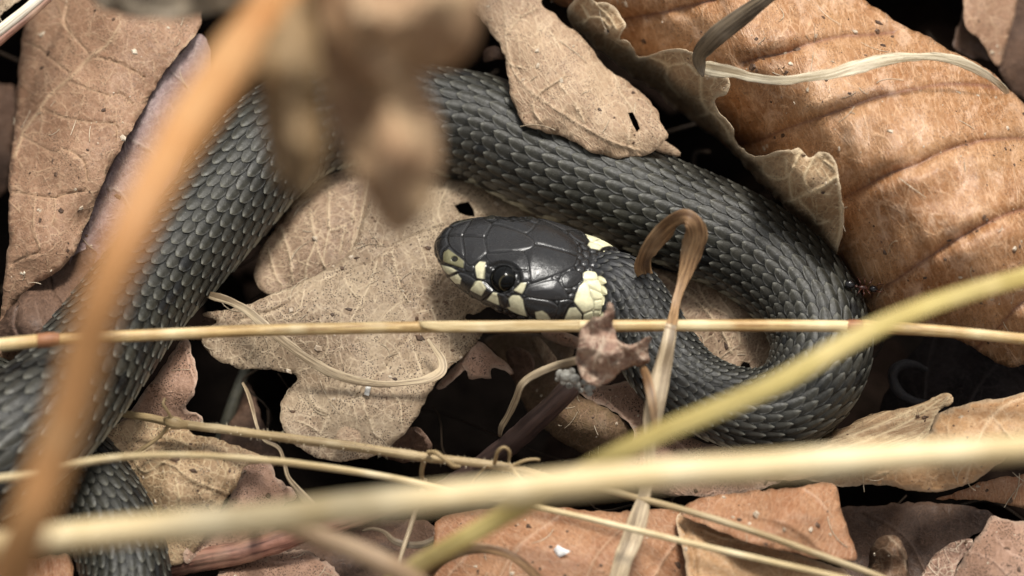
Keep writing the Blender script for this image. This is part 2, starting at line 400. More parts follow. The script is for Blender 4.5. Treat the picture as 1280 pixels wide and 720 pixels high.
# skin under the scales
uu = np.arange(0.3, U[-1], .5); th = np.linspace(-np.pi, np.pi, 41)[:-1]
G = body_at(uu[:, None]+0*th[None], th[None]+0*uu[:, None], -.008+0*uu[:, None]*th[None])
i = np.arange(len(uu)-1)[:, None]*40; j = np.arange(40)[None]; j2 = (j+1) % 40
push(G, np.stack([i+j, i+j2, i+40+j2, i+40+j], -1), np.broadcast_to(np.array([.008, .008, .007]), G.shape).copy())
# keeled, overlapping scales: 19 rows
NR = 21; DTH = math.radians(272)/NR; nt_, nv_ = 9, 7
tt = np.linspace(0, 1, nt_); vv = np.linspace(-1, 1, nv_)
shp = np.where(tt < .45, .74+.26*np.sin(tt/.45*np.pi/2), np.maximum(0, 1-((tt-.45)/.55)**2.1)**.62); shp[-1] = .10
fi = []
for a in range(nt_-1):
    for b in range(nv_-1): fi.append((a*nv_+b, a*nv_+b+1, (a+1)*nv_+b+1, (a+1)*nv_+b))
nb = nt_*nv_
rim = [a*nv_ for a in range(1, nt_)]+[(nt_-1)*nv_+b for b in range(1, nv_)]+[a*nv_+nv_-1 for a in range(nt_-2, 0, -1)]
for k in range(len(rim)-1): fi.append((rim[k+1], rim[k], nb+k, nb+k+1))
fi = np.array(fi)
us_, th_, row_ = [], [], []
for r_ in range(NR):
    k = np.arange(1.4, U[-1]-2)+.5*(r_ % 2); us_.append(k); th_.append(np.full(len(k), (r_-(NR-1)/2)*DTH)); row_.append(np.full(len(k), r_))
us_ = np.concatenate(us_); th_ = np.concatenate(th_); row_ = np.concatenate(row_); ns = len(us_)
rnd = RNG.rand(ns, 6)
us_ = us_+(rnd[:, 0]-.5)*.10; thc = th_+(rnd[:, 1]-.5)*DTH*.10
rl = np.interp(us_, U, RAD)
flank = sstep(math.radians(68), math.radians(112), np.abs(th_))
wid = DTH*.61*(1+.22*flank)*(1+(rnd[:, 2]-.5)*.1)
u_ = us_[:, None, None]-.60+1.52*tt[None, :, None]+0*vv[None, None]
t_ = thc[:, None, None]+wid[:, None, None]*shp[None, :, None]*vv[None, None]
dome = (1-vv**2)[None, None]*(.014*np.sin(np.clip(tt*1.1, 0, 1)*np.pi*.8)+.004)[None, :, None]
keel = .007*np.exp(-(vv/.16)**2)[None, None]*(1-.7*flank)[:, None, None]*np.minimum(1, tt*3)[None, :, None]
h_ = (-.012+(.036+.012*(rnd[:, 3]-.4))[:, None, None]*tt[None, :, None]+dome+keel)*np.maximum(rl/.82, .95)[:, None, None]
G = body_at(u_, t_, h_).reshape(ns, nb, 3)
Gr = body_at(u_.reshape(ns, nb)[:, rim]-.02, t_.reshape(ns, nb)[:, rim], h_.reshape(ns, nb)[:, rim]-.028)
G = np.concatenate([G, Gr], 1)
cen = body_at(us_, thc, 0*us_); cpx, cpy = proj(cen)
base = np.array([.035, .0325, .0255])[None]*(1+.5*(rnd[:, 4:5]-.5))
warm = sstep(-.1, .25, fbm(us_/9, th_*.8, 3))[:, None]
base = base*(1-warm*.55)+np.array([.030, .029, .020])*warm*.55
pale = np.array([.25, .25, .22]); base = base*(1-flank[:, None]*.55)+pale*flank[:, None]*.55*(.5+.7*rnd[:, 5:6])
low = sstep(math.radians(90), math.radians(108), np.abs(th_))[:, None]; base = base*(1-low*.6)+np.array([.5, .5, .38])*low*.6
blk = ((rnd[:, 5] < .07+.18*flank) & (np.abs(th_) > .5))[:, None]
neckd = np.exp(-np.maximum(0, us_-2)/9)[:, None]; base = base*(1-neckd*.72)+np.array([.016, .018, .026])*neckd*.72
base = np.where(blk, np.array([.008, .008, .008]), base)
collar = (cpx < 751) & (np.abs(th_) > math.radians(32)) & (np.abs(th_) < math.radians(128)) & (us_ < 8)
base = np.where(collar[:, None], np.array([.72, .68, .43]), base)
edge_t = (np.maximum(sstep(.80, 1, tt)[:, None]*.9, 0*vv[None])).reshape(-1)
gap_shade = np.maximum((1-sstep(.30, .56, tt))[:, None], .75*(sstep(.62, .98, np.abs(vv))[None]*(1-sstep(.8, 1, tt))[:, None])).reshape(-1)  # shade between overlapping scales, painted as dark bases and sides
tip_glint = base*1.0+np.array([.19, .185, .155])  # highlight on the scale tips, put into the vertex colour
cb = base[:, None]*(1-edge_t[None, :, None]*.8)+tip_glint[:, None]*edge_t[None, :, None]*.8
cb = cb*(1-.8*gap_shade[None, :, None])
yel = np.array([.72, .70, .42])
cr_ = np.broadcast_to(base[:, None]*.3, (ns, len(rim), 3))  # skirts under the free edges darkened too, gap shade in the colour
Cc = np.concatenate([cb, cr_], 1)
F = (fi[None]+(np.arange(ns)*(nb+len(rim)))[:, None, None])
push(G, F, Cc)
# wide belly plates
kb = np.arange(1.6, U[-1]-2); tb = np.linspace(math.radians(130), math.radians(230), 13); lb = np.linspace(0, 1, 4)
ub = kb[:, None, None]-.5+1.35*lb[None, :, None]+0*tb[None, None]
hb = -.012+.04*lb[None, :, None]+0*ub
G = body_at(ub, tb[None, None]+0*ub, hb)
fb = np.array([(a*13+b, a*13+b+1, (a+1)*13+b+1, (a+1)*13+b) for a in range(3) for b in range(12)])
cbv = np.where((RNG.rand(len(kb), 1, 13, 1) < .35)[..., [0, 0, 0]] & (np.abs(tb-np.pi) < 1.2)[None, None, :, None], np.array([.03, .03, .035]), np.array([.5, .5, .4]))+0*G
push(G, fb[None]+(np.arange(len(kb))*52)[:, None, None], cbv)

# ---- head
AL = math.radians(45); ta = math.radians(10)
HO = (546, 305)
prof = np.array([(-3, 0, 0), (-2.3, -5, 7), (0, -10, 13), (5.4, -19, 20), (12, -26, 29), (20.7, -32, 38), (44, -41, 53), (72, -48.5, 63), (87, -51, 68.5), (100, -52.5, 71.5), (127, -53, 75.5), (150, -51, 77), (169, -48, 74), (186, -43, 68), (200, -41, 64), (215, -36, 58), (232, -28, 46), (245, -12, 26)], float)
prof[0, 1:] = (-1, 3)
hp = spline(prof, step=.95); ha, hb1, hb2 = hp[:, 0], hp[:, 1], hp[:, 2]
M = 430; ph = np.linspace(-np.pi, np.pi, M+1)[:-1]+np.pi/M*0
lat = np.sign(np.sin(ph))*np.abs(np.sin(ph))**.86
dor = np.where(np.cos(ph) > 0, .60, .50)*np.sign(np.cos(ph))*np.abs(np.cos(ph))**.9
bb = -dor*math.cos(AL)+lat*math.sin(AL); nn = dor*math.sin(AL)+lat*math.cos(AL)
sc_ = (hb2-hb1)/(bb.max()-bb.min()); off_ = hb1-bb.min()*sc_
B_ = off_[:, None]+bb[None]*sc_[:, None]; N_ = nn[None]*sc_[:, None]
# local shaping: brow ridge over the eye, snout bevel
near = np.abs(ph)
def gph(c, wd): return np.exp(-((near-c)/wd)**2)
zh = 1.86
kpx = FRAME_W/1280
def head_pos(a, b, n_):
    cx = HO[0]+a*math.cos(ta); cy = HO[1]+a*math.sin(ta)
    base_ = P(cx, cy, np.interp(a, [0, 120, 200, 245], [zh-.12, zh, zh-.1, zh-.22]))
    kk = depth(base_)/DIST*kpx
    down = -math.sin(ta)*RGT-math.cos(ta)*UPV
    return base_+(b*kk)[..., None]*down+(n_*kk)[..., None]*(-FWD)
HV = head_pos(ha[:, None]+0*B_, B_, N_)
nh = len(ha)
px_, py_ = proj(HV)
mir = (-np.arange(M)) % M                       # phi -> -phi (index 0 is -pi)
isnear = ph >= 0
lx = np.where(isnear[None], px_, px_[:, mir]); ly = np.where(isnear[None], py_, py_[:, mir])
c7 = lambda L: [(520+x/4, 240+y/4) for x, y in L]
c4 = lambda L: [(640+x/9, 330+y/9) for x, y in L]
c2 = lambda L: [(540+x/9, 330+y/9) for x, y in L]
plates = [c7([(95, 150), (150, 150), (160, 240), (165, 268), (135, 300), (135, 350), (110, 330), (92, 250)]),
    c7([(160, 180), (234, 180), (235, 234), (242, 325), (195, 298), (165, 268), (158, 236)]),
    c7([(238, 180), (347, 180), (347, 236), (357, 300), (335, 325), (275, 372), (245, 345), (242, 300)]),
    c7([(352, 130), (440, 130), (590, 180), (596, 266), (540, 295), (420, 300), (360, 303), (350, 240)]),
    c7([(350, 310), (420, 303), (537, 299), (565, 388), (520, 394), (440, 378), (375, 360)]),
    c7([(541, 298), (598, 262), (598, 200), (700, 210), (800, 260), (812, 312), (806, 345), (790, 372), (725, 410), (640, 442), (573, 457), (562, 390)]),
    c7([(722, 430), (745, 402), (790, 390), (825, 400), (834, 430), (815, 460), (770, 484), (735, 478)]),
    c7([(545, 490), (575, 463), (690, 433), (725, 455), (757, 510), (750, 540), (640, 540), (548, 522)]),
    c7([(515, 397), (562, 392), (572, 447), (525, 450)]), c7([(480, 490), (520, 453), (557, 450), (545, 490), (530, 514)]),
    c7([(135, 300), (165, 270), (195, 300), (245, 345), (240, 385), (200, 375), (135, 350)]), c7([(245, 347), (292, 365), (288, 400), (245, 395)]),
    c7([(290, 370), (320, 340), (355, 348), (345, 440), (300, 437), (286, 400)]),
    c4([(790, 100), (850, 70), (950, 90), (975, 172), (820, 187)]), c4([(840, 187), (985, 178), (1042, 325), (1000, 330), (880, 268)]), c4([(880, 275), (1025, 333), (1032, 398), (920, 405), (885, 340)]),
    c4([(690, 420), (740, 260), (830, 193), (876, 270), (888, 350), (923, 420), (920, 508), (800, 557), (740, 490)]), c4([(925, 410), (1045, 400), (1058, 512), (922, 515)]), c4([(920, 523), (1045, 518), (1010, 575), (922, 612)]),
    c4([(800, 562), (908, 522), (925, 612), (880, 660), (785, 650)]), c4([(570, 650), (640, 488), (720, 478), (795, 568), (780, 650), (700, 660)]),
    c4([(0, 340), (80, 345), (135, 385), (150, 480), (200, 600), (60, 575), (-30, 545), (-60, 440)]), c4([(138, 375), (380, 398), (512, 455), (520, 520), (450, 640), (250, 620), (160, 520)]), c4([(516, 450), (520, 413), (640, 388), (700, 428), (640, 482), (568, 640), (460, 640)]),
    c2([(80, -20), (240, 38), (332, 85), (190, 132), (130, 90)]), c2([(195, 135), (335, 88), (502, 180), (440, 275), (380, 310), (210, 190)]), c2([(502, 182), (590, 198), (692, 292), (620, 382), (540, 420), (420, 310)]),
    c2([(692, 295), (748, 310), (762, 440), (800, 510), (550, 420), (620, 382)]), c2([(750, 313), (862, 368), (880, 485), (820, 520), (764, 452)])]
cells_mid = {0: 1, 1: 1, 2: 1, 5: 1}
creams = [(c2([(100, 0), (232, 36), (300, 80), (190, 125), (130, 60)]), 0), (c2([(195, 145), (300, 105), (345, 160), (330, 230), (260, 220)]), 0), (c2([(490, 185), (560, 178), (625, 270), (565, 360), (420, 290)]), 0),
    (c2([(690, 310), (740, 318), (770, 470), (610, 400)]), 0), (c4([(-50, 380), (0, 345), (85, 348), (130, 400), (145, 500), (180, 600), (60, 560), (-80, 490), (-20, 470)]), 0), (c4([(255, 530), (340, 510), (400, 550), (450, 625), (270, 620)]), 0),
    (c4([(570, 640), (640, 488), (720, 478), (795, 568), (780, 650)]), 0), (c7([(480, 490), (520, 453), (557, 450), (545, 490), (530, 514)]), 0), (c7([(293, 372), (318, 345), (352, 350), (345, 438), (305, 433)]), 0),
    (c7([(137, 302), (165, 285), (245, 345), (240, 385), (200, 375), (135, 350)]), 1), (c4([(690, 420), (715, 330), (735, 300), (760, 240), (800, 190), (795, 100), (850, 70), (950, 90), (975, 175), (1000, 220), (1045, 330), (1065, 400), (1050, 520), (1010, 580), (900, 660), (790, 660), (800, 560), (740, 490)]), 2)]
RX = np.arange(536, 772, .5); RY = np.arange(258, 424, .5); GX, GY = np.meshgrid(RX, RY)
hgt = np.zeros(GX.shape); used = np.zeros(GX.shape, bool); gro = np.full(GX.shape, 99.); cid = np.zeros(GX.shape, int)
for k, pl in enumerate(plates):
    pl = spline(pl, step=2.5, closed=True)*.55+np.array([0, 0])*0+.45*np.array(spline(pl, step=2.5, closed=True))
    m = inpoly(GX, GY, pl) & ~used; dd = segdist(GX, GY, pl, True)
    gro[m] = dd[m]; used |= m; cid[m] = k+1
sx, sy = np.meshgrid(np.arange(530, 790, 11.5), np.arange(250, 430, 8.6)); sx = sx+((np.arange(sx.shape[0]) % 2)*5.75)[:, None]
sx = sx.ravel()+RNG.rand(sx.size)*2; sy = sy.ravel()+RNG.rand(sy.size)*1.5
d1 = np.full(GX.shape, 1e9); d2 = d1.copy(); di = np.zeros(GX.shape, int)
for k in range(len(sx)):
    d = np.hypot((GX-sx[k])*.8, GY-sy[k]); lt = d < d1
    d2 = np.where(lt, d1, np.minimum(d2, d)); di = np.where(lt, k, di); d1 = np.where(lt, d, d1)
m = ~used; gro[m] = ((d2-d1)/2)[m]; cid[m] = 100+di[m]
eyed = np.hypot((GX-628)/23, (GY-347)/19)
hgt = sstep(0, 3.0, gro)*1.15+.9*sstep(1, 15, gro)
colr = np.empty(GX.shape+(3,)); colr[:] = (.013, .0125, .013)
vr = _perm[cid % 256, (cid*7) % 256]; colr *= (.8+.5*vr)[..., None]
lab = (GY > 372) | ((GY-305) > (GX-546)*.9-20) & (GX < 600)
for pl, ty in creams:
    m = inpoly(GX, GY, np.array(pl)); sd_ = np.where(m, 1, 0)*sstep(0, 1.6, segdist(GX, GY, np.array(pl), True))
    ccol = np.array([(.64, .60, .40), (.20, .185, .10), (.80, .76, .50)][ty])
    colr = colr*(1-sd_[..., None])+ccol*sd_[..., None]*(.85+.2*vr)[..., None]
nos = sstep(1.15, .8, np.hypot((GX-568.5)/4.2, (GY-324)/3.6)); colr *= (1-.95*nos)[..., None]; hgt = hgt-nos*1.4
dk = sstep(2.1, .3, gro); colr = colr*(1-np.where(colr.mean(-1) > .2, .42, .8)*dk)[..., None]
rim_glint = .45*np.exp(-((gro-2.3)/.7)**2); colr = colr+rim_glint[..., None]*np.array([.035, .035, .035])*(colr.mean(-1) < .1)[..., None]  # thin highlight beside the grooves, painted into the shield colour
em = sstep(1.1, .92, eyed); colr = colr*(1-em)[..., None]+np.array([.006, .006, .006])*em[..., None]; hgt = hgt-em*2.2+np.exp(-((eyed-1.15)/.12)**2)*.8
def samp(A):
    fx = np.clip((lx-RX[0])/.5, 0, len(RX)-2); fy = np.clip((ly-RY[0])/.5, 0, len(RY)-2); x0 = fx.astype(int); y0 = fy.astype(int); fx = fx-x0; fy = fy-y0
    if A.ndim == 3: fx = fx[..., None]; fy = fy[..., None]
    return (A[y0, x0]*(1-fx)+A[y0, x0+1]*fx)*(1-fy)+(A[y0+1, x0]*(1-fx)+A[y0+1, x0+1]*fx)*fy
hh = samp(hgt); cc_ = samp(colr)
midp = near[None]*np.maximum(sc_, 8)[:, None]; inmid = ((px_ < 606) | (px_ > 669)) & (px_ < 722)
mg = sstep(2.2, .3, midp)*inmid; hh = hh-mg*1.1; cc_ = cc_*(1-.55*mg[..., None])
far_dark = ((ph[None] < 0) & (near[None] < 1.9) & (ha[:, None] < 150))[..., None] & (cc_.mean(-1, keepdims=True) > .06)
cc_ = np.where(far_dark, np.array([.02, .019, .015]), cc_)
under = sstep(2.55, 2.75, near)[None, :, None]; cc_ = cc_*(1-under)+np.array([.42, .38, .25])*under; hh = hh*(1-under[..., 0])
# lips: a seam between the upper and lower jaw
lip = np.exp(-((near-2.38)/.035)**2)[None]*sstep(3, 12, ha)[:, None]*sstep(176, 160, ha)[:, None]; hh = hh-lip*2.2; cc_ = cc_*(1-.8*lip[..., None])
nrm_ = unit(np.cross(np.gradient(HV, axis=1), np.gradient(HV, axis=0)))
cenr = HV.mean(1, keepdims=True); sgn = np.sign(((HV-cenr)*nrm_).sum(-1).mean()); nrm_ *= sgn
HV2 = HV+nrm_*(hh*.0125)[..., None]*np.minimum(1, sc_/30)[:, None, None]
i = np.arange(nh-1)[:, None]*M; j = np.arange(M)[None]; j2 = (j+1) % M
HF = np.stack([i+j, i+j2, i+M+j2, i+M+j], -1).reshape(-1, 4)
if sgn > 0: HF = HF[:, ::-1]
# snout cap folded into a ring of quads that collapses to a point-like ring
tip = HV2[0].mean(0); cap = tip+(HV2[0]-tip)*.05+0
V_all = np.vstack([HV2.reshape(-1, 3), cap]); c_all = np.vstack([cc_.reshape(-1, 3), cc_[0]])
k0 = nh*M; capf = np.stack([np.arange(M), (np.arange(M)+1) % M, k0+(np.arange(M)+1) % M, k0+np.arange(M)], -1)
HF = np.vstack([HF, capf if sgn < 0 else capf[:, ::-1]][::1])
nbody = sum(len(f) for f in SF)
push(V_all, HF, c_all)
V = np.vstack(SV); F = np.vstack(SF); Cc = np.vstack(SCc)
snake = empty('grass_snake', P(780, 300, 0.0))
tag(snake, 'dark grey grass snake with cream collar, coiled among the dead leaves', 'snake')
bodyo = mesh('body', V, F, SNAKE_M, snake, col=Cc)
bodyo.data.materials.append(HEAD_M)
mi = np.zeros(len(bodyo.data.polygons), np.int32); mi[nbody:] = 1; bodyo.data.polygons.foreach_set('material_index', mi)
# ---- eyes
q = NT('snake_eye'); ec = q.attr('Col').outputs['Color']; EYE_M = q.fin(ec, .04, .15)
latv = unit(math.sin(AL)*(-math.sin(ta)*RGT-math.cos(ta)*UPV)+math.cos(AL)*(-FWD))
dist_ = np.hypot(px_-627.5, py_-347)+np.where(isnear[None] & (near[None] < 2.4), 0, 1e6)
ei, ej = np.unravel_index(np.argmin(dist_), dist_.shape)
def make_eye(cpos, ax):
    n1, n2 = 40, 64; t = np.linspace(0.002, np.pi, n1); f = np.linspace(0, 2*np.pi, n2+1)[:-1]
    a1 = unit(np.cross(ax, UPV)); a2 = np.cross(ax, a1); r = .240
    bul = 1+.05*np.exp(-(t/.6)**2)
    V = cpos+r*((np.cos(t)*bul)[:, None, None]*ax+(np.sin(t)*bul)[:, None, None]*(np.cos(f)[None, :, None]*a1+np.sin(f)[None, :, None]*a2))
    i = np.arange(n1-1)[:, None]*n2; j = np.arange(n2)[None]; j2 = (j+1) % n2
    F = np.stack([i+j, i+j2, i+n2+j2, i+n2+j], -1).reshape(-1, 4)
    if np.dot(np.cross(a1, a2), ax) < 0: F = F[:, ::-1]
    ring = np.exp(-((t-.56)/.035)**2)[:, None, None]*(.55+.45*np.cos(f-.6))[None, :, None]
    iris = ((t > .60) & (t < 1.0))[:, None, None]*1.
    c = np.array([.003, .003, .003])+ring*np.array([.07, .058, .03])+iris*np.array([.001, .001, .001])+0*V
    return mesh('eye', V.reshape(-1, 3), F, EYE_M, snake, col=c.reshape(-1, 3))
en = nrm_[ei, ej]*1.
ax = unit(.25*latv-.9*FWD+.28*RGT-.1*UPV); ec_ = HV[ei, ej]-en*.150
make_eye(ec_, ax)
mid0 = HV[ei, M//2]                              # a point of the mid-plane
def refl(p, isdir=False):
    d = np.dot(p if isdir else p-mid0, latv); return p-2*d*latv
dorv = unit(math.cos(AL)*(math.sin(ta)*RGT+math.cos(ta)*UPV)+math.sin(AL)*(-FWD))
make_eye(refl(ec_)-dorv*.17+latv*.02, refl(ax, True)*.3-.95*latv)

# ================================================================== DEAD LEAVES
TAN, PALE = (.40, .27, .17), (.55, .42, .29)
M_left = leaf_mat('brown_leaf_dull', (.22, .12, .07), (.33, .195, .12), (.46, .32, .20), c3=(.42, .28, .19), net=1.9, fine=9, netamt=.35, fineamt=.25, off=(3, 1), rough=.62)
M_purple = leaf_mat('purple_grey_leaf', (.20, .135, .13), (.30, .22, .21), (.40, .32, .28), net=2, off=(5, 2), spots=.2, rough=.5)
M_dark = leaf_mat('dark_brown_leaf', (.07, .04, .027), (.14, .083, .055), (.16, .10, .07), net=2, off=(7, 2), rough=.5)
M_oak = leaf_mat('pale_oak_leaf', (.24, .165, .105), (.345, .26, .17), (.56, .44, .30), c3=(.48, .385, .27), net=1.9, fine=11, netamt=.5, fineamt=.35, spots=.9, rough=.62, off=(1, 7))
M_oak2 = leaf_mat('brown_oak_leaf', (.24, .155, .10), (.34, .235, .155), (.55, .42, .28), c3=(.45, .34, .24), net=2.2, fine=11, stretch=(1.5, .7), netamt=.6, fineamt=.4, spots=.7, off=(4, 9))
M_top = leaf_mat('tan_oak_leaf', (.31, .20, .125), (.42, .29, .185), (.60, .46, .31), c3=(.54, .41, .28), net=2.0, fine=10, stretch=(.8, 2.2), netamt=.35, fineamt=.45, spots=.55, off=(8, 3), rough=.58)
M_big = leaf_mat('orange_brown_leaf', (.30, .135, .052), (.43, .235, .112), (.66, .42, .25), c3=(.64, .41, .26), net=1.5, fine=5, stretch=(2.2, .7), netamt=.5, fineamt=.28, spots=.45, rough=.38, spec=.5, bumpd=.038, off=(2, 2), mott=.7, veinamt=.0)
M_flap = leaf_mat('torn_leaf_skin', (.31, .19, .10), (.44, .30, .175), (.66, .52, .33), c3=(.40, .29, .19), net=2.6, fine=9, netamt=.45, fineamt=.3, spots=.35, off=(6, 6), veinamt=.9, edgecol=(.62, .50, .34))
M_pink = leaf_mat('pinkish_leaf', (.25, .145, .095), (.36, .22, .15), (.46, .30, .22), c3=(.44, .28, .21), net=2.2, fine=10, spots=.95, netamt=.2, fineamt=.2, off=(9, 4), edgecol=(.50, .36, .27))
M_rust = leaf_mat('rust_leaf', (.28, .125, .06), (.38, .20, .105), (.47, .30, .19), c3=(.45, .29, .185), net=2.0, fine=9, stretch=(1.8, .7), netamt=.22, fineamt=.35, spots=.3, off=(1, 3), rough=.48, veinamt=.65)
M_ochre = leaf_mat('ochre_leaf', (.33, .18, .085), (.43, .26, .13), (.56, .40, .25), c3=(.52, .36, .22), net=1.8, fine=8, netamt=.25, fineamt=.3, spots=.3, off=(4, 3), rough=.5, edgecol=(.55, .42, .28))
M_blk = leaf_mat('near_black_leaf', (.010, .008, .008), (.022, .017, .016), (.035, .028, .026), off=(2, 8), rough=.8, spots=.1, spec=.03)  # leaf coloured near black all over
M_net = leaf_mat('brown_netted_leaf', (.25, .16, .085), (.37, .25, .145), (.53, .41, .25), c3=(.47, .34, .21), net=2.6, fine=12, netamt=.4, fineamt=.6, spots=.8, off=(2, 5))
M_fray = leaf_mat('shrivelled_leaf', (.19, .105, .075), (.38, .24, .17), (.66, .53, .40), c3=(.56, .40, .30), net=3, fine=9, netamt=.75, fineamt=.4, spots=.5, bumpd=.08, off=(3, 9), mott=3.5)
M_fibre = leaf_mat('striped_dry_leaf', (.24, .145, .075), (.35, .23, .13), (.58, .45, .28), c3=(.44, .31, .19), net=2, fine=4, stretch=(.35, 3.2), netamt=.6, fineamt=.5, spots=.3, off=(7, 7))

leaf('leaf', 'large dull brown leaf at the upper left, its right margin a pale ridge', [(50, -30), (30, 32), (22, 103), (18, 156), (11, 225), (11, 290), (7, 331), (0, 400), (-14, 430), (2, 408), (19, 379), (40, 358), (62, 346), (88, 324), (103, 290), (117, 258), (138, 210), (151, 186), (181, 133), (213, 80), (245, 42), (252, 10), (240, -35), (140, -60)],
     [(50, 0, 1.3), (22, 150, 1.0), (5, 380, 1.1), (90, 180, 2.5), (60, 300, 2.1), (180, 130, 2.4), (150, 20, 2.7), (240, 20, 2.4), (105, 290, 1.9)], M_left,
     [([(150, 30), (134, 56), (112, 72), (91, 94), (62, 119), (47, 141), (31, 162), (19, 194)], 2.0, .05, .9), ([(112, 68), (98, 52), (81, 31), (84, 9)], 1.5, -.05, .5), ([(117, 70), (150, 80), (181, 97)], 1.5, -.05, .4), ([(87, 92), (62, 72), (48, 60), (31, 53)], 1.3, -.04, .4),
      ([(87, 102), (134, 119), (150, 117), (165, 130)], 1.5, -.05, .4), ([(52, 136), (81, 147), (116, 153), (144, 156), (147, 175)], 1.6, -.06, .4), ([(27, 170), (66, 190), (80, 186), (103, 200), (109, 225)], 1.4, -.05, .4), ([(12, 239), (62, 247), (80, 243), (103, 239)], 1.6, -.06, .4),
      ([(15, 330), (30, 322), (48, 316)], 1.3, -.04, .4), ([(45, 240), (42, 280), (50, 310)], 1.2, .04, .5), ([(70, 245), (68, 270), (64, 280)], 1.2, .04, .5), ([(245, 44), (213, 84), (183, 136), (153, 189), (119, 259), (105, 291)], 2.4, .07, 1)],
     ang=60, wr=.06, curl=-.12, seed=1)
leaf('leaf', 'purple grey leaf tucked beside the large dull brown leaf', [(245, 42), (262, 60), (262, 110), (240, 160), (222, 215), (185, 270), (150, 310), (120, 335), (90, 335), (88, 322), (103, 288), (138, 208), (180, 130), (213, 78)],
     [(245, 50, 2.2), (240, 150, 1.9), (150, 300, 1.5), (110, 290, 1.6), (180, 135, 2.15), (200, 230, 1.8)], M_purple, [([(215, 90), (235, 110), (245, 130)], 1.5, .03), ([(165, 175), (190, 190), (205, 215)], 1.5, .03), ([(135, 235), (150, 240), (165, 265)], 1.5, .03)], ang=60, seed=2, curl=-.05)
leaf('leaf', 'dark brown rolled leaf beside the black scaled body at left', [(-20, 420), (0, 400), (20, 377), (42, 357), (64, 345), (90, 322), (110, 312), (122, 316), (116, 330), (112, 360), (125, 385), (148, 400), (160, 425), (120, 440), (40, 432), (-10, 440)],
     [(0, 400, 1.2), (30, 400, 2.0), (65, 350, 1.3), (90, 380, 1.7), (140, 420, .9), (110, 320, 1.6), (0, 430, 1.2)], M_dark, [([(64, 346), (68, 368), (82, 385), (100, 392)], 2.2, -.12, .0), ([(22, 385), (18, 405), (28, 425)], 2.2, -.14, .0), ([(45, 380), (50, 400), (60, 420)], 1.2, .03)], seed=3, curl=-.15)
leaf('leaf', 'small brown leaf end under the straw at the left border', [(-40, 440), (10, 438), (35, 440), (25, 455), (0, 462), (-40, 480)], [(-30, 450, 1.2), (30, 445, .9), (0, 460, .9)], M_left, seed=4)
leaf('leaf', 'reddish dark leaf deep behind the left border', [(-60, 100), (0, 105), (20, 115), (16, 180), (8, 240), (-60, 260)], [(-30, 150, -1), (15, 150, -1.6), (0, 220, -1.4)], M_dark, seed=5)
leaf('leaf', 'tan leaf corner above the pale stick at the top left', [(-60, -30), (-10, 20), (5, 14), (30, -4), (40, -20), (30, -60)], [(-30, 0, 2.3), (10, 5, 2.5), (20, -30, 2.4)], M_oak, seed=6)

leaf('oak_leaf', 'brown rounded oak leaf lobe between the left body and the pale lobed leaf', [(318, 335), (321, 356), (332, 366), (346, 366), (375, 358), (405, 350), (440, 345), (480, 320), (510, 280), (505, 230), (470, 205), (430, 205), (395, 222), (370, 250), (345, 285), (328, 308)],
     [(320, 340, .35), (345, 366, .35), (400, 280, .75), (440, 230, .7), (470, 300, .6), (370, 250, .5), (500, 240, .6)], M_oak2,
     [([(462, 225), (452, 270), (440, 310), (425, 340)], 2.2, .05), ([(388, 265), (392, 290), (402, 325), (415, 345)], 1.6, .04), ([(412, 240), (412, 285), (430, 282)], 1.6, .04), ([(398, 295), (384, 330), (382, 350)], 1.5, .04), ([(412, 285), (404, 325), (408, 338)], 1.3, .04), ([(352, 285), (362, 320), (366, 350)], 1.4, .04), ([(335, 310), (345, 345), (352, 355)], 1.3, .04), ([(432, 282), (425, 315)], 1.2, .04), ([(445, 240), (440, 280)], 1.2, .03), ([(358, 292), (350, 305)], 1.1, .03)], ang=70, wr=.05, curl=-.12, seed=7)
big_c = [(520, 200), (560, 221), (600, 226), (640, 240), (662, 256), (700, 280), (745, 320), (750, 370), (700, 395), (650, 388), (613, 383), (600, 390), (583, 394), (586, 402), (606, 405), (600, 422), (575, 448), (549, 472), (532, 500), (518, 525), (502, 545), (484, 559), (459, 573), (427, 577), (396, 572), (374, 559), (356, 540), (350, 519), (352, 504), (360, 488), (371, 471), (355, 466), (327, 462), (296, 459), (268, 447), (253, 428), (256, 414), (272, 402), (253, 394), (258, 390), (285, 386), (315, 378), (343, 365), (374, 354), (406, 337), (427, 325), (448, 300), (455, 270), (470, 235)]
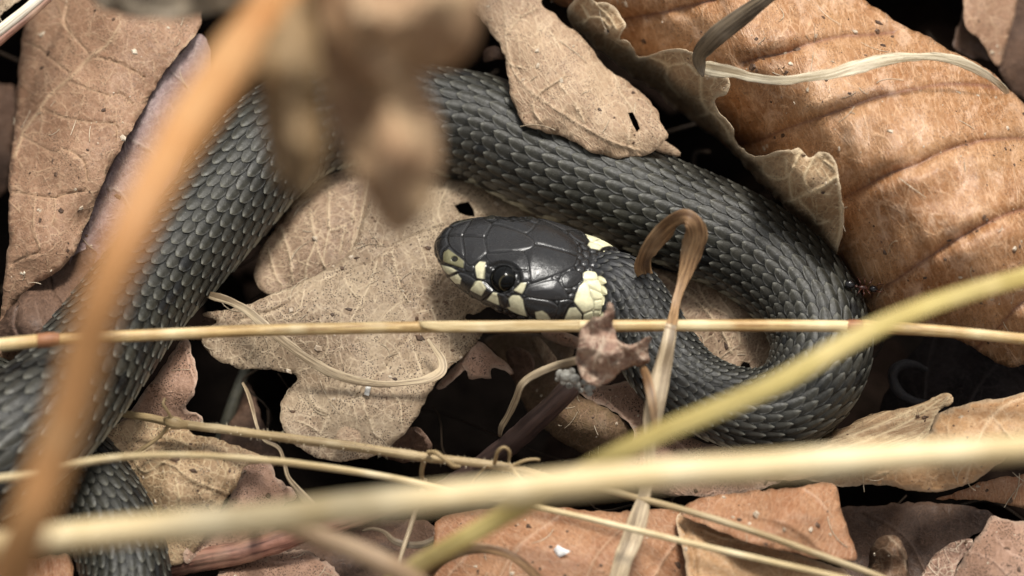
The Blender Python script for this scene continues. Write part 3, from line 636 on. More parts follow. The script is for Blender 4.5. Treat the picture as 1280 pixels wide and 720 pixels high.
leaf('oak_leaf', 'large pale lobed oak leaf lying under the snake head', big_c,
     [(255, 392, .9), (255, 428, .75), (300, 458, .6), (371, 471, .55), (350, 519, .75), (427, 577, .6), (484, 559, .7), (430, 500, 1.0), (549, 472, .7), (600, 422, .5), (613, 383, .4), (560, 350, .75), (480, 400, 1.0), (400, 400, 1.1), (406, 337, 1.0), (500, 300, 1.0), (540, 230, .7), (600, 226, .5), (620, 300, .35), (700, 330, .25), (320, 410, 1.0), (560, 283, .85)], M_oak,
     [([(640, 262), (600, 272), (559, 281), (521, 294), (490, 309), (471, 325), (434, 338), (396, 353), (350, 385), (300, 400)], 2.4, -.05, .2), ([(471, 327), (462, 356), (450, 380), (438, 402)], 1.7, .045), ([(612, 318), (580, 335), (559, 347), (531, 384), (505, 430), (477, 466), (431, 509), (424, 520)], 1.9, -.03, .25),
      ([(477, 466), (455, 478), (440, 500)], 1.3, .03), ([(512, 425), (521, 447), (527, 466)], 1.5, .04), ([(452, 495), (456, 512), (462, 525), (468, 543), (474, 546)], 1.5, .045), ([(368, 526), (382, 530), (396, 538)], 1.3, .04), ([(385, 485), (392, 505), (409, 516)], 1.3, .04), ([(488, 488), (500, 505), (502, 530)], 1.4, .04),
      ([(431, 348), (438, 362), (446, 371)], 1.3, .04), ([(490, 314), (496, 340), (500, 358), (510, 376)], 1.3, .04), ([(521, 296), (530, 318), (534, 332)], 1.3, .04), ([(380, 362), (375, 385), (360, 400)], 1.3, .04), ([(315, 380), (318, 430), (312, 448)], 1.3, .035), ([(400, 400), (410, 430), (400, 455)], 1.3, .035),
      ([(540, 385), (548, 408), (560, 420)], 1.3, .035), ([(560, 300), (575, 320), (578, 350)], 1.3, .03), ([(412, 515), (400, 545), (402, 560)], 1.1, .03), ([(440, 500), (446, 530), (440, 552)], 1.1, .03), ([(560, 230), (548, 262), (552, 280)], 1.4, .04)],
     ang=-25, wr=.045, wsc=55, curl=-.14, curlw=10, holes=[[(568, 257), (576, 254), (586, 252), (592, 262), (594, 271), (585, 270), (574, 266)]], seed=8)
leaf('leaf_flake', 'tiny pale flake stuck low on the large lobed oak leaf', [(421, 543), (430, 532), (445, 537), (450, 545), (448, 556), (436, 555), (422, 552)], [(421, 543, 1.03), (450, 545, 1.05), (436, 556, 1.0)], M_top, seed=3, cat='leaf', rag=.6, group='loose flakes')
leaf('leaf_flake', 'tiny white rectangular flake below the curved straw on the oak leaf', [(458, 481), (464, 482), (461, 495), (455, 493)], [(458, 481, 1.12), (464, 482, 1.13), (455, 494, 1.1)], simple_mat('white_flake', (.62, .6, .55), (.8, .78, .72), 8), sharp=True, rag=.3, group='loose flakes', step=4)

leaf('oak_leaf', 'tan oak leaf over the snake at top centre, small tear near its tip', [(580, -40), (584, 0), (590, 15), (600, 22), (611, 38), (624, 56), (632, 76), (636, 106), (644, 135), (652, 150), (663, 160), (697, 169), (722, 181), (754, 194), (791, 197), (816, 189), (835, 171), (829, 160), (823, 147), (820, 136), (797, 112), (778, 98), (760, 86), (741, 62), (722, 41), (706, 30), (694, 18), (676, 2), (690, -40)],
     [(590, 0, 2.1), (626, 60, 2.2), (644, 134, 2.1), (697, 169, 2.0), (754, 194, 1.95), (816, 190, 1.9), (833, 172, 2.1), (800, 112, 2.0), (741, 62, 2.3), (694, 18, 2.3), (660, 60, 2.35), (720, 120, 2.35), (780, 160, 2.15), (640, -20, 2.3)], M_top,
     [([(620, -20), (632, 20), (634, 60), (650, 100), (700, 140), (760, 175), (800, 188)], 1.8, .03, .35), ([(676, 8), (650, 22), (635, 42)], 1.7, .05, .5), ([(706, 95), (672, 119), (667, 138), (676, 152)], 1.6, .05, .5), ([(765, 85), (775, 115), (790, 140), (786, 178), (794, 190)], 1.6, .05, .7), ([(720, 130), (730, 152)], 1.3, .04), ([(628, 78), (650, 84)], 1.3, .04), ([(688, 40), (700, 60)], 1.1, .03), ([(700, 105), (708, 116)], 1.2, .04)],
     ang=55, wr=.05, curl=-.22, curlw=12, holes=[[(785, 141), (791, 140), (796, 150), (800, 161), (796, 165), (790, 154)]], seed=9)
leaf('leaf', 'small tan leaf end behind the top centre oak leaf', [(810, 170), (832, 176), (850, 190), (845, 196), (815, 186)], [(810, 170, 1.7), (850, 190, 1.6), (820, 188, 1.6)], M_top, rag=.5, seed=10)
leaf('leaf', 'dark curled nub of leaf left of the top centre oak leaf', [(606, 62), (618, 58), (633, 66), (634, 75), (620, 74), (604, 78)], [(606, 62, 1.4), (620, 66, 1.9), (634, 72, 1.7), (604, 78, 1.4)], M_dark, seed=11)
leaf('leaf', 'pale reddish leaf sliver at the top edge between two large leaves', [(672, -20), (690, 0), (706, 8), (722, 4), (726, -20)], [(672, -10, 2.0), (706, 8, 1.5), (720, -10, 1.9)], M_rust, seed=12)

GV = [[(776, 25), (800, 20), (826, 16), (860, 8), (894, 0)], [(930, 78), (955, 71), (983, 66), (1005, 57), (1030, 50), (1055, 45), (1080, 44), (1117, 41)], [(924, 181), (940, 178), (958, 172), (980, 162), (1005, 153), (1042, 141), (1070, 131), (1092, 123), (1130, 114), (1177, 106), (1217, 106), (1258, 112)],
      [(1049, 250), (1065, 242), (1080, 234), (1099, 223), (1120, 214), (1146, 206), (1165, 196), (1186, 187), (1210, 180), (1233, 175), (1280, 173), (1310, 178)], [(1085, 372), (1099, 362), (1120, 350), (1142, 334), (1160, 322), (1180, 309), (1200, 297), (1224, 284), (1240, 276), (1255, 269), (1280, 262), (1320, 262)], [(1220, 435), (1249, 409), (1267, 387), (1290, 370), (1320, 355)]]
def pleat(x, y):
    z = 0*x
    for v in GV:
        d = segdist(x, y, spline(v, step=6)); z = z-.16*np.exp(-(d/9)**2)
    t = x*.33+y*.94                                    # soft cross ripples between the veins
    return z+.035*np.sin((x*.94-y*.33)/6.5+3*fbm(x/60, y/60, 2))*sstep(-.2, .2, fbm(x/50+4, y/50, 2))
leaf('leaf', 'large glossy orange brown leaf arched over the right side, dark veins', [(712, -20), (722, 8), (745, 40), (780, 54), (812, 88), (860, 114), (880, 134), (894, 154), (908, 184), (950, 208), (1003, 250), (1046, 316), (1078, 372), (1095, 415), (1140, 414), (1182, 418), (1222, 438), (1249, 455), (1266, 459), (1292, 452), (1345, 420), (1370, 300), (1335, 190), (1281, 131), (1261, 112), (1243, 93), (1224, 81), (1196, 67), (1161, 47), (1124, 28), (1080, 0), (1050, -30), (900, -70), (780, -60)],
     [(715, -10, 1.6), (765, 60, 1.0), (850, 118, .8), (950, 212, .7), (1040, 318, .7), (1090, 400, .5), (1182, 418, .6), (1266, 459, .3), (1345, 420, .8), (820, 20, 2.4), (900, 90, 2.7), (1000, 120, 3.4), (1060, 230, 3.0), (1130, 330, 2.5), (1230, 390, 1.9), (1200, 230, 3.5), (1120, 120, 3.7), (1280, 300, 3.0), (1281, 131, 1.9), (1196, 67, 2.4), (1124, 28, 2.5), (1050, -20, 2.6), (980, 20, 3.6), (1360, 290, 1.6), (1240, 160, 3.1)], M_big,
     [(v, 2.4, -.05, .9) for v in GV], ang=-22, wr=.07, wsc=45, curl=-.16, curlw=12, step=6.5, thick=.012, bump=pleat, seed=13)
# the orange leaf's own veins are darker than its blade
t = M_big.node_tree                                  # its own veins are darker than its blade; pale and dark patches at random
q = NT.__new__(NT); q.m = M_big; q.t = t; q.b = t.nodes['Principled BSDF']
src = q.b.inputs['Base Color'].links[0].from_socket
uvb = q.warp(q.uv(1.3, .8, (5, 5)), 1.6, .8)
src = q.mix(q.rng(q.noise(uvb, 1.7, 6, .7), .52, .66, 0, .5), src, (.66, .45, .31))
src = q.mix(q.rng(q.noise(q.uv(1, 1, (9, 4)), 1.5, 6, .75), .56, .70, 0, .55), src, (.16, .075, .03))
t.links.new(q.mix(q.math('MULTIPLY', q.attr('vein').outputs['Fac'], .65), src, (.15, .055, .04)), q.b.inputs['Base Color'])

leaf('leaf', 'torn pale brown leaf with cream veins curling over the edge of the orange leaf',
     [(729, -8), (712, 8), (709, 20), (714, 33), (724, 40), (745, 60), (763, 72), (790, 95), (814, 108), (846, 136), (878, 160), (914, 188), (943, 221), (976, 256), (1005, 292), (1030, 315), (1042, 322), (1052, 290), (1054, 258), (1050, 228), (1046, 208), (1036, 194), (1028, 190), (1020, 190), (1010, 198), (998, 186), (972, 190), (945, 194), (926, 186), (919, 176), (915, 160), (904, 146), (894, 126), (904, 121), (911, 110), (909, 98), (890, 92), (880, 92), (876, 76), (866, 65), (845, 62), (829, 64), (812, 70), (797, 73), (791, 60), (783, 52), (774, 49), (778, 38), (783, 32), (770, 12), (758, 4), (745, 2)],
     [(715, 20, 2.1), (735, 30, 2.2), (763, 74, 1.1), (814, 110, .0), (846, 138, -.7), (878, 162, -.8), (943, 224, -.8), (1005, 292, -.4), (1035, 318, .6), (780, 45, 2.5), (829, 68, 2.65), (870, 75, 3.2), (905, 105, 3.2), (895, 128, 2.7), (920, 170, 2.5), (945, 192, 2.6), (1000, 190, 3.3), (1040, 200, 3.45), (1050, 260, 2.9), (1046, 300, 1.9), (850, 108, 2.0), (884, 146, 1.3), (960, 222, 1.6), (1005, 255, 2.2), (745, 20, 2.45), (775, 16, 2.6)], M_flap,
     [([(812, 72), (824, 76), (835, 84), (832, 98), (840, 110), (850, 120)], 1.7, .05), ([(835, 84), (848, 80), (860, 81), (872, 94)], 1.4, .04), ([(876, 78), (876, 105), (877, 125), (885, 141), (872, 146)], 1.9, .05), ([(885, 141), (891, 142), (904, 156), (910, 165), (913, 175)], 1.8, .05), ([(891, 142), (900, 142)], 1.6, .05),
      ([(974, 256), (992, 250), (1011, 241), (1028, 234), (1044, 222)], 2.6, .06), ([(949, 212), (964, 222), (975, 224), (986, 219), (1000, 192)], 1.7, .05), ([(983, 219), (983, 200)], 1.4, .04), ([(986, 219), (989, 244), (994, 250)], 1.7, .05), ([(1011, 241), (1005, 222), (1014, 204), (1017, 196)], 1.7, .05), ([(1000, 252), (1017, 270), (1020, 280), (1034, 277)], 1.6, .05), ([(1015, 240), (1034, 243)], 1.2, .04), ([(1030, 200), (1045, 215), (1050, 245), (1051, 280), (1044, 316)], 1.5, .04),
      ([(728, 8), (735, 22), (728, 30)], 1.3, .04), ([(745, 6), (762, 22), (770, 36)], 1.3, .04), ([(735, 22), (750, 22), (762, 34)], 1.1, .04)],
     ang=40, wr=.025, wsc=40, curl=.05, curlw=5, rag=1.2, step=6.5, seed=14)
leaf('leaf', 'dark brown leaf in the upper right corner with a pale rolled margin', [(1212, -30), (1205, 5), (1200, 28), (1192, 58), (1215, 72), (1232, 74), (1248, 84), (1255, 100), (1268, 116), (1300, 128), (1340, 90), (1330, -30)],
     [(1210, 0, .9), (1195, 58, .8), (1240, 80, .6), (1260, 110, 0), (1300, 60, -.4), (1240, 20, 0.3), (1320, -20, 0)], M_dark, [([(1207, 15), (1210, 38), (1228, 52), (1246, 80)], 2.2, .1, 1), ([(1250, 30), (1240, 60)], 1.5, .04)], seed=15, curl=.1)
leaf('leaf', 'tan strip of leaf rolled at the margin of the dark upper right leaf', [(1205, 0), (1214, -30), (1270, -30), (1268, 20), (1256, 60), (1249, 82), (1238, 72), (1226, 50), (1208, 34)], [(1205, 10, 1.3), (1260, 0, .9), (1250, 75, .9), (1215, 30, 1.3)], M_left, seed=16, rag=.6)

leaf('leaf', 'pinkish brown leaf wedge right of the lower left coil, above the bristly stem', [(150, 530), (165, 510), (195, 470), (225, 425), (234, 420), (240, 442), (246, 470), (243, 492), (232, 506), (238, 515), (250, 520), (252, 528), (235, 532), (200, 528)],
     [(170, 520, .4), (230, 425, .5), (246, 480, .9), (200, 480, .8), (240, 525, .4)], M_pink, [([(231, 430), (236, 455), (246, 482)], 1.6, .05)], seed=17, curl=.1, curlw=6)
leaf('leaf', 'brown netted leaf right of the lower left coil under the bristly stem', [(120, 572), (118, 556), (128, 540), (150, 528), (190, 522), (225, 528), (240, 540), (265, 548), (300, 558), (336, 572), (318, 580), (303, 584), (297, 607), (282, 624), (275, 640), (262, 660), (232, 700), (200, 700), (150, 640)],
     [(125, 560, .7), (190, 522, .6), (260, 548, 1.0), (332, 572, 1.1), (297, 607, .9), (275, 640, .7), (220, 690, .4), (200, 610, 1.0), (160, 620, .5), (240, 590, 1.25)], M_net,
     [([(205, 578), (220, 584), (233, 595), (260, 608), (287, 617)], 1.7, .05, .3), ([(128, 545), (150, 562), (165, 572), (185, 560), (205, 540), (225, 530)], 2.2, .10, .6), ([(165, 572), (180, 590), (205, 577)], 1.8, .07, .6), ([(190, 545), (215, 548), (240, 560)], 1.8, .07, .5), ([(160, 600), (170, 630)], 1.2, .03), ([(220, 600), (228, 640)], 1.1, .03)], ang=20, wr=.09, wsc=26, seed=18, rag=1.5)
leaf('leaf', 'pink ragged leaf with black dots beside the netted brown leaf', [(296, 600), (303, 580), (320, 574), (336, 574), (343, 590), (350, 602), (366, 610), (370, 622), (356, 628), (352, 640), (358, 652), (330, 672), (280, 690), (235, 705), (232, 690), (258, 660), (276, 640), (284, 625)],
     [(303, 585, .6), (340, 590, .6), (366, 615, .3), (350, 650, .2), (240, 700, .3), (300, 640, .5)], M_pink, [], seed=19, wr=.05, rag=2.0)
leaf('leaf', 'brown leaf scrap under the reddish stick at the bottom left', [(290, 705), (330, 692), (375, 688), (402, 700), (424, 720), (430, 760), (300, 770), (270, 730)], [(300, 710, .1), (400, 705, .1), (350, 740, .4)], M_pink, [([(320, 700), (350, 702), (380, 700)], 1.6, .06)], seed=20, rag=1.6)
leaf('leaf', 'rusty ribbed leaf at the bottom left corner', [(10, 688), (40, 698), (84, 694), (92, 720), (90, 760), (-10, 760), (-10, 700)], [(20, 695, .8), (84, 700, .6), (40, 750, .8)], M_rust, [([(30, 700), (34, 740)], 2, -.06, 0), ([(45, 700), (50, 740)], 2, -.06, 0), ([(62, 700), (66, 740)], 2, -.06, 0)], seed=21)
leaf('leaf', 'dark brown leaf under the lower right lobe of the large oak leaf', [(470, 565), (490, 548), (508, 536), (522, 533), (533, 545), (540, 562), (532, 575), (500, 578)], [(480, 565, -.3), (520, 536, .3), (538, 562, .1), (500, 578, -.5)], M_dark, [([(515, 536), (530, 548), (537, 562)], 1.5, .05)], seed=22)
leaf('leaf', 'small pinkish brown leaf with a notched edge right of the large oak leaf', [(545, 485), (560, 465), (578, 448), (596, 427), (612, 436), (628, 450), (640, 462), (640, 468), (626, 461), (616, 460), (613, 466), (614, 474), (600, 473), (586, 474), (582, 462), (572, 470), (556, 484)],
     [(550, 484, .0), (596, 430, .4), (636, 464, .1), (588, 472, .3), (600, 450, .5)], M_pink, seed=23)
leaf('leaf', 'dim brown leaf standing behind the lichened twig', [(606, 425), (640, 415), (690, 420), (716, 430), (712, 470), (722, 492), (750, 506), (772, 520), (787, 532), (792, 550), (780, 560), (760, 568), (744, 574), (725, 566), (706, 555), (684, 540), (664, 520), (648, 495), (640, 470), (622, 445)],
     [(610, 425, -1.2), (690, 425, -1.0), (720, 480, -.3), (787, 535, .4), (744, 574, -.2), (664, 520, -1.3), (700, 510, .1), (750, 535, .6), (640, 460, -1.3)], leaf_mat('dim_leaf', (.13, .085, .045), (.20, .125, .07), (.28, .19, .12), c3=(.26, .15, .10), off=(3, 3), netamt=.2), seed=24, wr=.12, curl=-.15)
leaf('leaf', 'small round curled brown leaf beneath the dry tendril', [(632, 442), (640, 435), (652, 436), (664, 444), (668, 456), (664, 466), (652, 474), (642, 476), (638, 462)], [(632, 442, -.4), (655, 438, -.1), (668, 458, -.1), (645, 475, -.6), (650, 455, -.4)], M_dark, [([(636, 437), (652, 437), (664, 446), (667, 460)], 1.6, .07)], seed=25, rag=.3)
leaf('leaf', 'reddish leaf strip under the straw beside the shrivelled leaf', [(676, 412), (700, 414), (724, 424), (720, 436), (700, 430), (684, 424)], [(676, 412, .2), (724, 424, .5), (700, 430, .1)], M_pink, seed=26, rag=.5)
leaf('leaf', 'brown fold of leaf dropping behind the dry tendril', [(664, 424), (674, 422), (690, 440), (696, 452), (684, 458), (676, 450)], [(664, 424, -.5), (690, 440, .0), (680, 456, -.4)], M_oak2, seed=27, rag=.4)
leaf('leaf', 'pinkish brown ribbed leaf beneath the snake neck', [(722, 480), (760, 482), (790, 478), (820, 500), (850, 540), (890, 556), (930, 560), (985, 560), (990, 590), (940, 615), (850, 620), (790, 605), (772, 580), (788, 556), (790, 535), (765, 512), (735, 500)],
     [(725, 485, .1), (790, 480, .1), (850, 540, .15), (930, 562, .3), (985, 575, .3), (900, 610, .1), (790, 600, .2), (785, 530, .5), (830, 580, .5)], M_pink, [([(800, 490), (835, 540), (880, 580)], 1.5, .04), ([(860, 575), (890, 565), (930, 568)], 2, .08), ([(745, 488), (780, 520)], 1.2, .04)], ang=20, seed=28, wr=.08)
leaf('leaf', 'pinkish tan leaf showing through the loop between neck and body', [(800, 335), (830, 338), (880, 350), (930, 368), (985, 390), (990, 430), (975, 465), (950, 478), (915, 470), (880, 455), (850, 425), (815, 380)],
     [(800, 335, .1), (880, 345, .15), (980, 400, .1), (950, 475, -.1), (850, 420, .1), (900, 400, .45)], M_oak2, [([(830, 345), (870, 375), (900, 410), (915, 440)], 2.0, .05), ([(870, 350), (885, 380), (915, 395)], 1.5, .04), ([(900, 372), (920, 400), (925, 430)], 1.3, .04)], ang=50, seed=29, holes=[[(926, 456), (930, 452), (937, 454), (939, 462), (932, 466), (926, 463)]])

leaf('leaf', 'dry striped leaf fanning out from beneath the snake bottom coil', [(915, 572), (940, 560), (1000, 552), (1050, 536), (1085, 520), (1120, 512), (1150, 505), (1178, 492), (1190, 495), (1188, 505), (1174, 512), (1165, 530), (1150, 552), (1110, 575), (1040, 592), (960, 600)],
     [(920, 575, .2), (1000, 552, .3), (1085, 520, .5), (1188, 495, 1.3), (1150, 552, 1.0), (1040, 592, .6), (960, 600, .3), (1080, 550, .9)], M_fibre, [([(960, 580), (1010, 572), (1070, 555), (1130, 530), (1175, 500)], 1.3, .04), ([(1000, 562), (1060, 545), (1120, 522), (1170, 498)], 1.1, .04), ([(960, 590), (1060, 570), (1130, 545)], 1.2, .04), ([(1188, 495), (1172, 514), (1160, 540), (1150, 552)], 1.6, .06)], ang=-18, seed=30)
leaf('leaf', 'ochre leaf with a pale wavy margin at the right, across the thick blurred stalk', [(1000, 596), (1040, 585), (1090, 574), (1130, 560), (1160, 540), (1172, 518), (1195, 508), (1225, 500), (1255, 496), (1290, 488), (1340, 490), (1345, 540), (1300, 555), (1262, 572), (1235, 590), (1215, 603), (1192, 611), (1170, 615), (1140, 613), (1115, 608), (1080, 606), (1045, 608)],
     [(1010, 598, .4), (1090, 574, .9), (1160, 535, 1.2), (1225, 500, 1.2), (1290, 488, 1.1), (1340, 520, 1.0), (1235, 590, .9), (1170, 615, .8), (1080, 606, .6), (1200, 550, 1.7), (1280, 530, 1.6), (1130, 590, 1.2)], M_ochre,
     [([(1300, 492), (1265, 502), (1242, 518), (1228, 540), (1215, 575), (1205, 606)], 2.0, .05), ([(1240, 520), (1262, 545), (1280, 560)], 1.3, .04), ([(1222, 555), (1190, 560), (1165, 575)], 1.4, .04), ([(1110, 590), (1080, 600)], 1.3, .03)], ang=-15, seed=31, curl=-.12, wr=.06)
leaf('leaf', 'rusty leaf edge at the right border below the ochre leaf', [(1170, 624), (1200, 614), (1230, 602), (1260, 596), (1340, 592), (1345, 640), (1290, 637), (1250, 628), (1215, 624)], [(1175, 624, .0), (1260, 597, .4), (1340, 600, .4), (1290, 637, .0), (1215, 624, .1)], M_rust, seed=32, curl=-.1)
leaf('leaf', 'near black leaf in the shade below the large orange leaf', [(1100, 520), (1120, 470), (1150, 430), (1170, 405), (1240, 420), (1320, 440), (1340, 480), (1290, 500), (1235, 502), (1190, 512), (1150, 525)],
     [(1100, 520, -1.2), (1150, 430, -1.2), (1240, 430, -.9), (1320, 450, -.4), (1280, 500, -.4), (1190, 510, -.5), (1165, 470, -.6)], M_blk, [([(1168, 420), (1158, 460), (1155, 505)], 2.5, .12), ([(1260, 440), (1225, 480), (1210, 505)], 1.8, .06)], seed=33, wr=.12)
leaf('leaf', 'broad rust brown leaf at bottom centre with a white speck on it', [(543, 662), (548, 650), (570, 642), (610, 636), (650, 632), (700, 634), (760, 640), (830, 636), (856, 645), (864, 680), (870, 720), (868, 770), (700, 780), (560, 765), (542, 720)],
     [(545, 660, .7), (650, 632, .8), (760, 638, .9), (852, 645, .6), (868, 740, .5), (700, 770, .9), (560, 750, .6), (650, 690, 1.3), (780, 700, 1.2)], M_rust,
     [([(705, 638), (687, 653), (660, 672), (644, 687), (627, 717), (615, 745)], 2.0, .05), ([(790, 650), (770, 667), (747, 693), (734, 720), (728, 750)], 2.0, .05), ([(850, 675), (835, 692), (815, 725)], 1.8, .05), ([(600, 650), (585, 690), (560, 720)], 1.6, .04)], ang=-50, seed=34)
leaf('leaf_flake', 'bright white speck on the broad rust brown leaf at bottom centre', [(692, 687), (697, 681), (703, 685), (713, 689), (706, 693), (699, 697), (694, 692)], [(692, 687, 1.36), (713, 689, 1.42), (699, 697, 1.34)], simple_mat('white_speck', (.8, .8, .78), (.9, .9, .88), 8), sharp=True, rag=.3, group='loose flakes', step=4)
leaf('leaf', 'pinkish tan leaf with a straight dark rib, bottom right of centre', [(846, 648), (862, 640), (880, 655), (960, 680), (1020, 700), (1060, 716), (1068, 740), (1040, 780), (900, 780), (862, 740), (856, 700)],
     [(850, 650, .9), (960, 680, .8), (1060, 716, .6), (1000, 760, .8), (880, 740, 1.1)], M_ochre, [([(850, 648), (860, 672), (868, 700), (870, 740)], 3.2, -.10, .0), ([(880, 662), (905, 672), (945, 675)], 1.6, .04, .3), ([(890, 690), (910, 705), (925, 730)], 1.5, .03, .3)], ang=20, seed=35)
leaf('leaf', 'smooth orange brown leaf flap under the thick blurred stalk, bottom right of centre', [(850, 640), (880, 622), (940, 614), (1000, 608), (1042, 604), (1050, 630), (1060, 660), (1072, 696), (1060, 700), (1040, 702), (1000, 694), (950, 682), (900, 664), (870, 652)],
     [(855, 640, 1.2), (940, 614, 1.2), (1042, 604, 1.0), (1072, 696, .9), (1000, 694, 1.3), (900, 664, 1.4), (980, 650, 1.7)], M_rust, [([(930, 640), (970, 650), (1000, 664), (1030, 690)], 4, .06, .1), ([(1000, 608), (1022, 622), (1040, 645)], 1.5, .04)], ang=20, seed=36, curl=-.1)
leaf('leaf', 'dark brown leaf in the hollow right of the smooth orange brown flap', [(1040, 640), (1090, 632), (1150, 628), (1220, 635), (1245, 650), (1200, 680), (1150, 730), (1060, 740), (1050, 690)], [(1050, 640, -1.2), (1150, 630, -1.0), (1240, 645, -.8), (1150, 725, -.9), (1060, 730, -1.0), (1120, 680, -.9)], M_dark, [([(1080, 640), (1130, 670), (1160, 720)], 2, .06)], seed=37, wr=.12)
leaf('leaf', 'small curled brown leaf knob in the hollow at the bottom right', [(1088, 735), (1086, 700), (1092, 680), (1104, 670), (1120, 670), (1131, 684), (1135, 705), (1134, 740)], [(1088, 700, -.4), (1104, 672, .1), (1118, 690, .7), (1133, 700, -.2), (1110, 735, .4)], leaf_mat('knob_leaf', (.09, .05, .028), (.17, .10, .06), (.30, .22, .15), off=(1, 1)), [([(1112, 672), (1126, 686), (1133, 712)], 1.5, .05)], seed=38, rag=.5, curl=-.1)
leaf('leaf', 'pinkish brown leaf in the bottom right corner with pale short veins', [(1186, 740), (1196, 710), (1212, 685), (1228, 664), (1240, 646), (1262, 650), (1300, 655), (1345, 670), (1345, 760), (1190, 765)], [(1190, 735, .5), (1240, 648, .5), (1330, 665, .7), (1330, 750, .8), (1250, 710, 1.1)], M_pink, [([(1245, 672), (1262, 690), (1290, 702)], 1.7, .04), ([(1215, 690), (1240, 700), (1260, 720)], 1.3, .04)], ang=30, seed=39, curl=-.1)
leaf('leaf', 'greyish pink leaf sliver against the left edge of the bottom right corner leaf', [(1135, 745), (1152, 718), (1168, 694), (1186, 680), (1206, 674), (1216, 676), (1208, 690), (1196, 708), (1184, 738)], [(1140, 740, .2), (1186, 680, .1), (1214, 676, .5), (1190, 725, .4)], M_fray, seed=40, rag=.5)
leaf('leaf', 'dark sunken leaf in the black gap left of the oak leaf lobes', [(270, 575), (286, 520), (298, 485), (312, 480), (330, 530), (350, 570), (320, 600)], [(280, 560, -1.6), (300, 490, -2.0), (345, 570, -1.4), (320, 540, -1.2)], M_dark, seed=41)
leaf('leaf', 'small brown tips of leaf beside the left body in the dark gap', [(240, 420), (252, 402), (262, 392), (275, 388), (268, 404), (256, 425)], [(240, 420, .1), (270, 390, .3), (256, 425, 0)], M_dark, seed=42, rag=.6)
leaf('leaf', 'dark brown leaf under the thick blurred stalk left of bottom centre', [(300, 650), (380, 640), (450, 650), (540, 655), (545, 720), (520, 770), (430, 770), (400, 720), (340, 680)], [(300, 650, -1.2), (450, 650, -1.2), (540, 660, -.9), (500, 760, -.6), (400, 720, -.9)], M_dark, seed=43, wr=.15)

# ---- shrivelled leaf caught on the straw
leaf('shrivelled_leaf', 'shrivelled pinkish brown leaf scrap caught on the straw below the snake collar',
     [(753, 396), (758, 388), (760, 379), (766, 380), (769, 390), (766, 402), (768, 414), (774, 426), (786, 430), (800, 427), (814, 421), (811, 436), (813, 452), (800, 457), (784, 460), (772, 468), (765, 476), (755, 480), (744, 483), (733, 479), (726, 470), (721, 453), (721, 430), (725, 414), (735, 402), (746, 395)],
     [(722, 450, 3.15), (725, 414, 3.3), (750, 394, 3.75), (763, 382, 3.8), (764, 418, 3.5), (745, 440, 3.55), (785, 440, 3.25), (812, 425, 3.1), (812, 452, 2.7), (745, 482, 2.9), (770, 468, 2.85)], M_fray,
     [([(755, 420), (752, 432), (746, 445), (741, 462)], 1.3, .06, 1), ([(724, 425), (736, 420), (750, 424)], 1.5, .05, .5), ([(730, 445), (740, 437), (750, 452)], 1.5, .05, .5), ([(765, 455), (785, 448), (810, 445)], 1.5, -.05, .3), ([(727, 460), (740, 470), (750, 476)], 1.5, .05, .4), ([(770, 435), (780, 445), (768, 458)], 1.5, .05, .3)],
     seed=44, wr=.16, wsc=15, rag=1.3, step=3.5, curl=.06, curlw=5, cat='leaf')

# ================================================================== STALKS, STRAWS, TWIGS
M_straw = straw_mat('golden_straw', (.28, .15, .05), (.58, .41, .18), c3=(.72, .60, .36))
M_node = straw_mat('straw_node', (.20, .08, .035), (.36, .16, .07), spots=.5)
M_pale = straw_mat('pale_straw', (.42, .30, .14), (.64, .51, .29), c3=(.75, .64, .42))
M_thick = straw_mat('thick_pale_stalk', (.55, .41, .20), (.68, .54, .31), c3=(.72, .60, .38), spots=.1)
M_orange = straw_mat('orange_stalk', (.42, .19, .07), (.50, .26, .10), c3=(.54, .32, .15), spots=.1)
M_green = straw_mat('yellow_green_blade', (.46, .35, .11), (.60, .49, .19), c3=(.70, .56, .25), spots=.05)
M_grey = straw_mat('dry_grass', (.17, .12, .07), (.50, .39, .25), c3=(.58, .48, .33), streak=11)
M_bent = straw_mat('bent_grass', (.10, .05, .022), (.34, .205, .10), c3=(.46, .34, .21), streak=10)
M_white = straw_mat('bleached_grass', (.30, .23, .14), (.70, .61, .44), c3=(.74, .67, .52), streak=11, spots=.6)
M_dkbl = straw_mat('weathered_blade', (.05, .035, .022), (.20, .15, .095), c3=(.32, .26, .19), streak=9, spots=.5)
M_twig = straw_mat('purple_brown_twig', (.045, .028, .024), (.085, .052, .042), streak=12)
M_red = straw_mat('reddish_stick', (.08, .03, .022), (.30, .14, .095), c3=(.46, .30, .20), streak=9, spots=.6)
M_bris = straw_mat('bristly_stem', (.25, .17, .08), (.42, .31, .16), c3=(.45, .36, .22), streak=18, spots=.4)

def thing_at(name, label, cat, p, group=None):
    e = empty(name, p); tag(e, label, cat, group); return e
pp = lambda x, y, z: P(x, y, z)
# horizontal straw with two nodes
GS = 'dry grass stems crossing the litter'
e = thing_at('straw', 'long golden straw lying level across the whole photo, over the snake', 'straw', pp(640, 408, 2.9), GS)
tube('stem', [(-160, 446, 3.7, 8.5), (-60, 437, 3.6, 8.5), (0, 431, 3.55, 8.5), (48, 426, 3.5, 8.3)], M_straw, e, ridges=7)
tube('node', [(44, 427, 3.5, 7.6), (50, 426, 3.5, 9.2), (60, 425, 3.5, 9.4), (67, 424, 3.49, 8.6), (74, 424, 3.48, 7.2)], M_node, e, step=2)
tube('stem', [(68, 424, 3.47, 7.0), (140, 421, 3.4, 7.2), (300, 414, 3.2, 7.2), (420, 411, 3.05, 7.2), (530, 409, 2.95, 7.2), (640, 408, 2.9, 7.4), (800, 407, 2.85, 7.4), (900, 407, 2.8, 7.5), (1000, 407, 2.75, 7.5), (1062, 408, 2.7, 7.4)], M_straw, e, ridges=7)
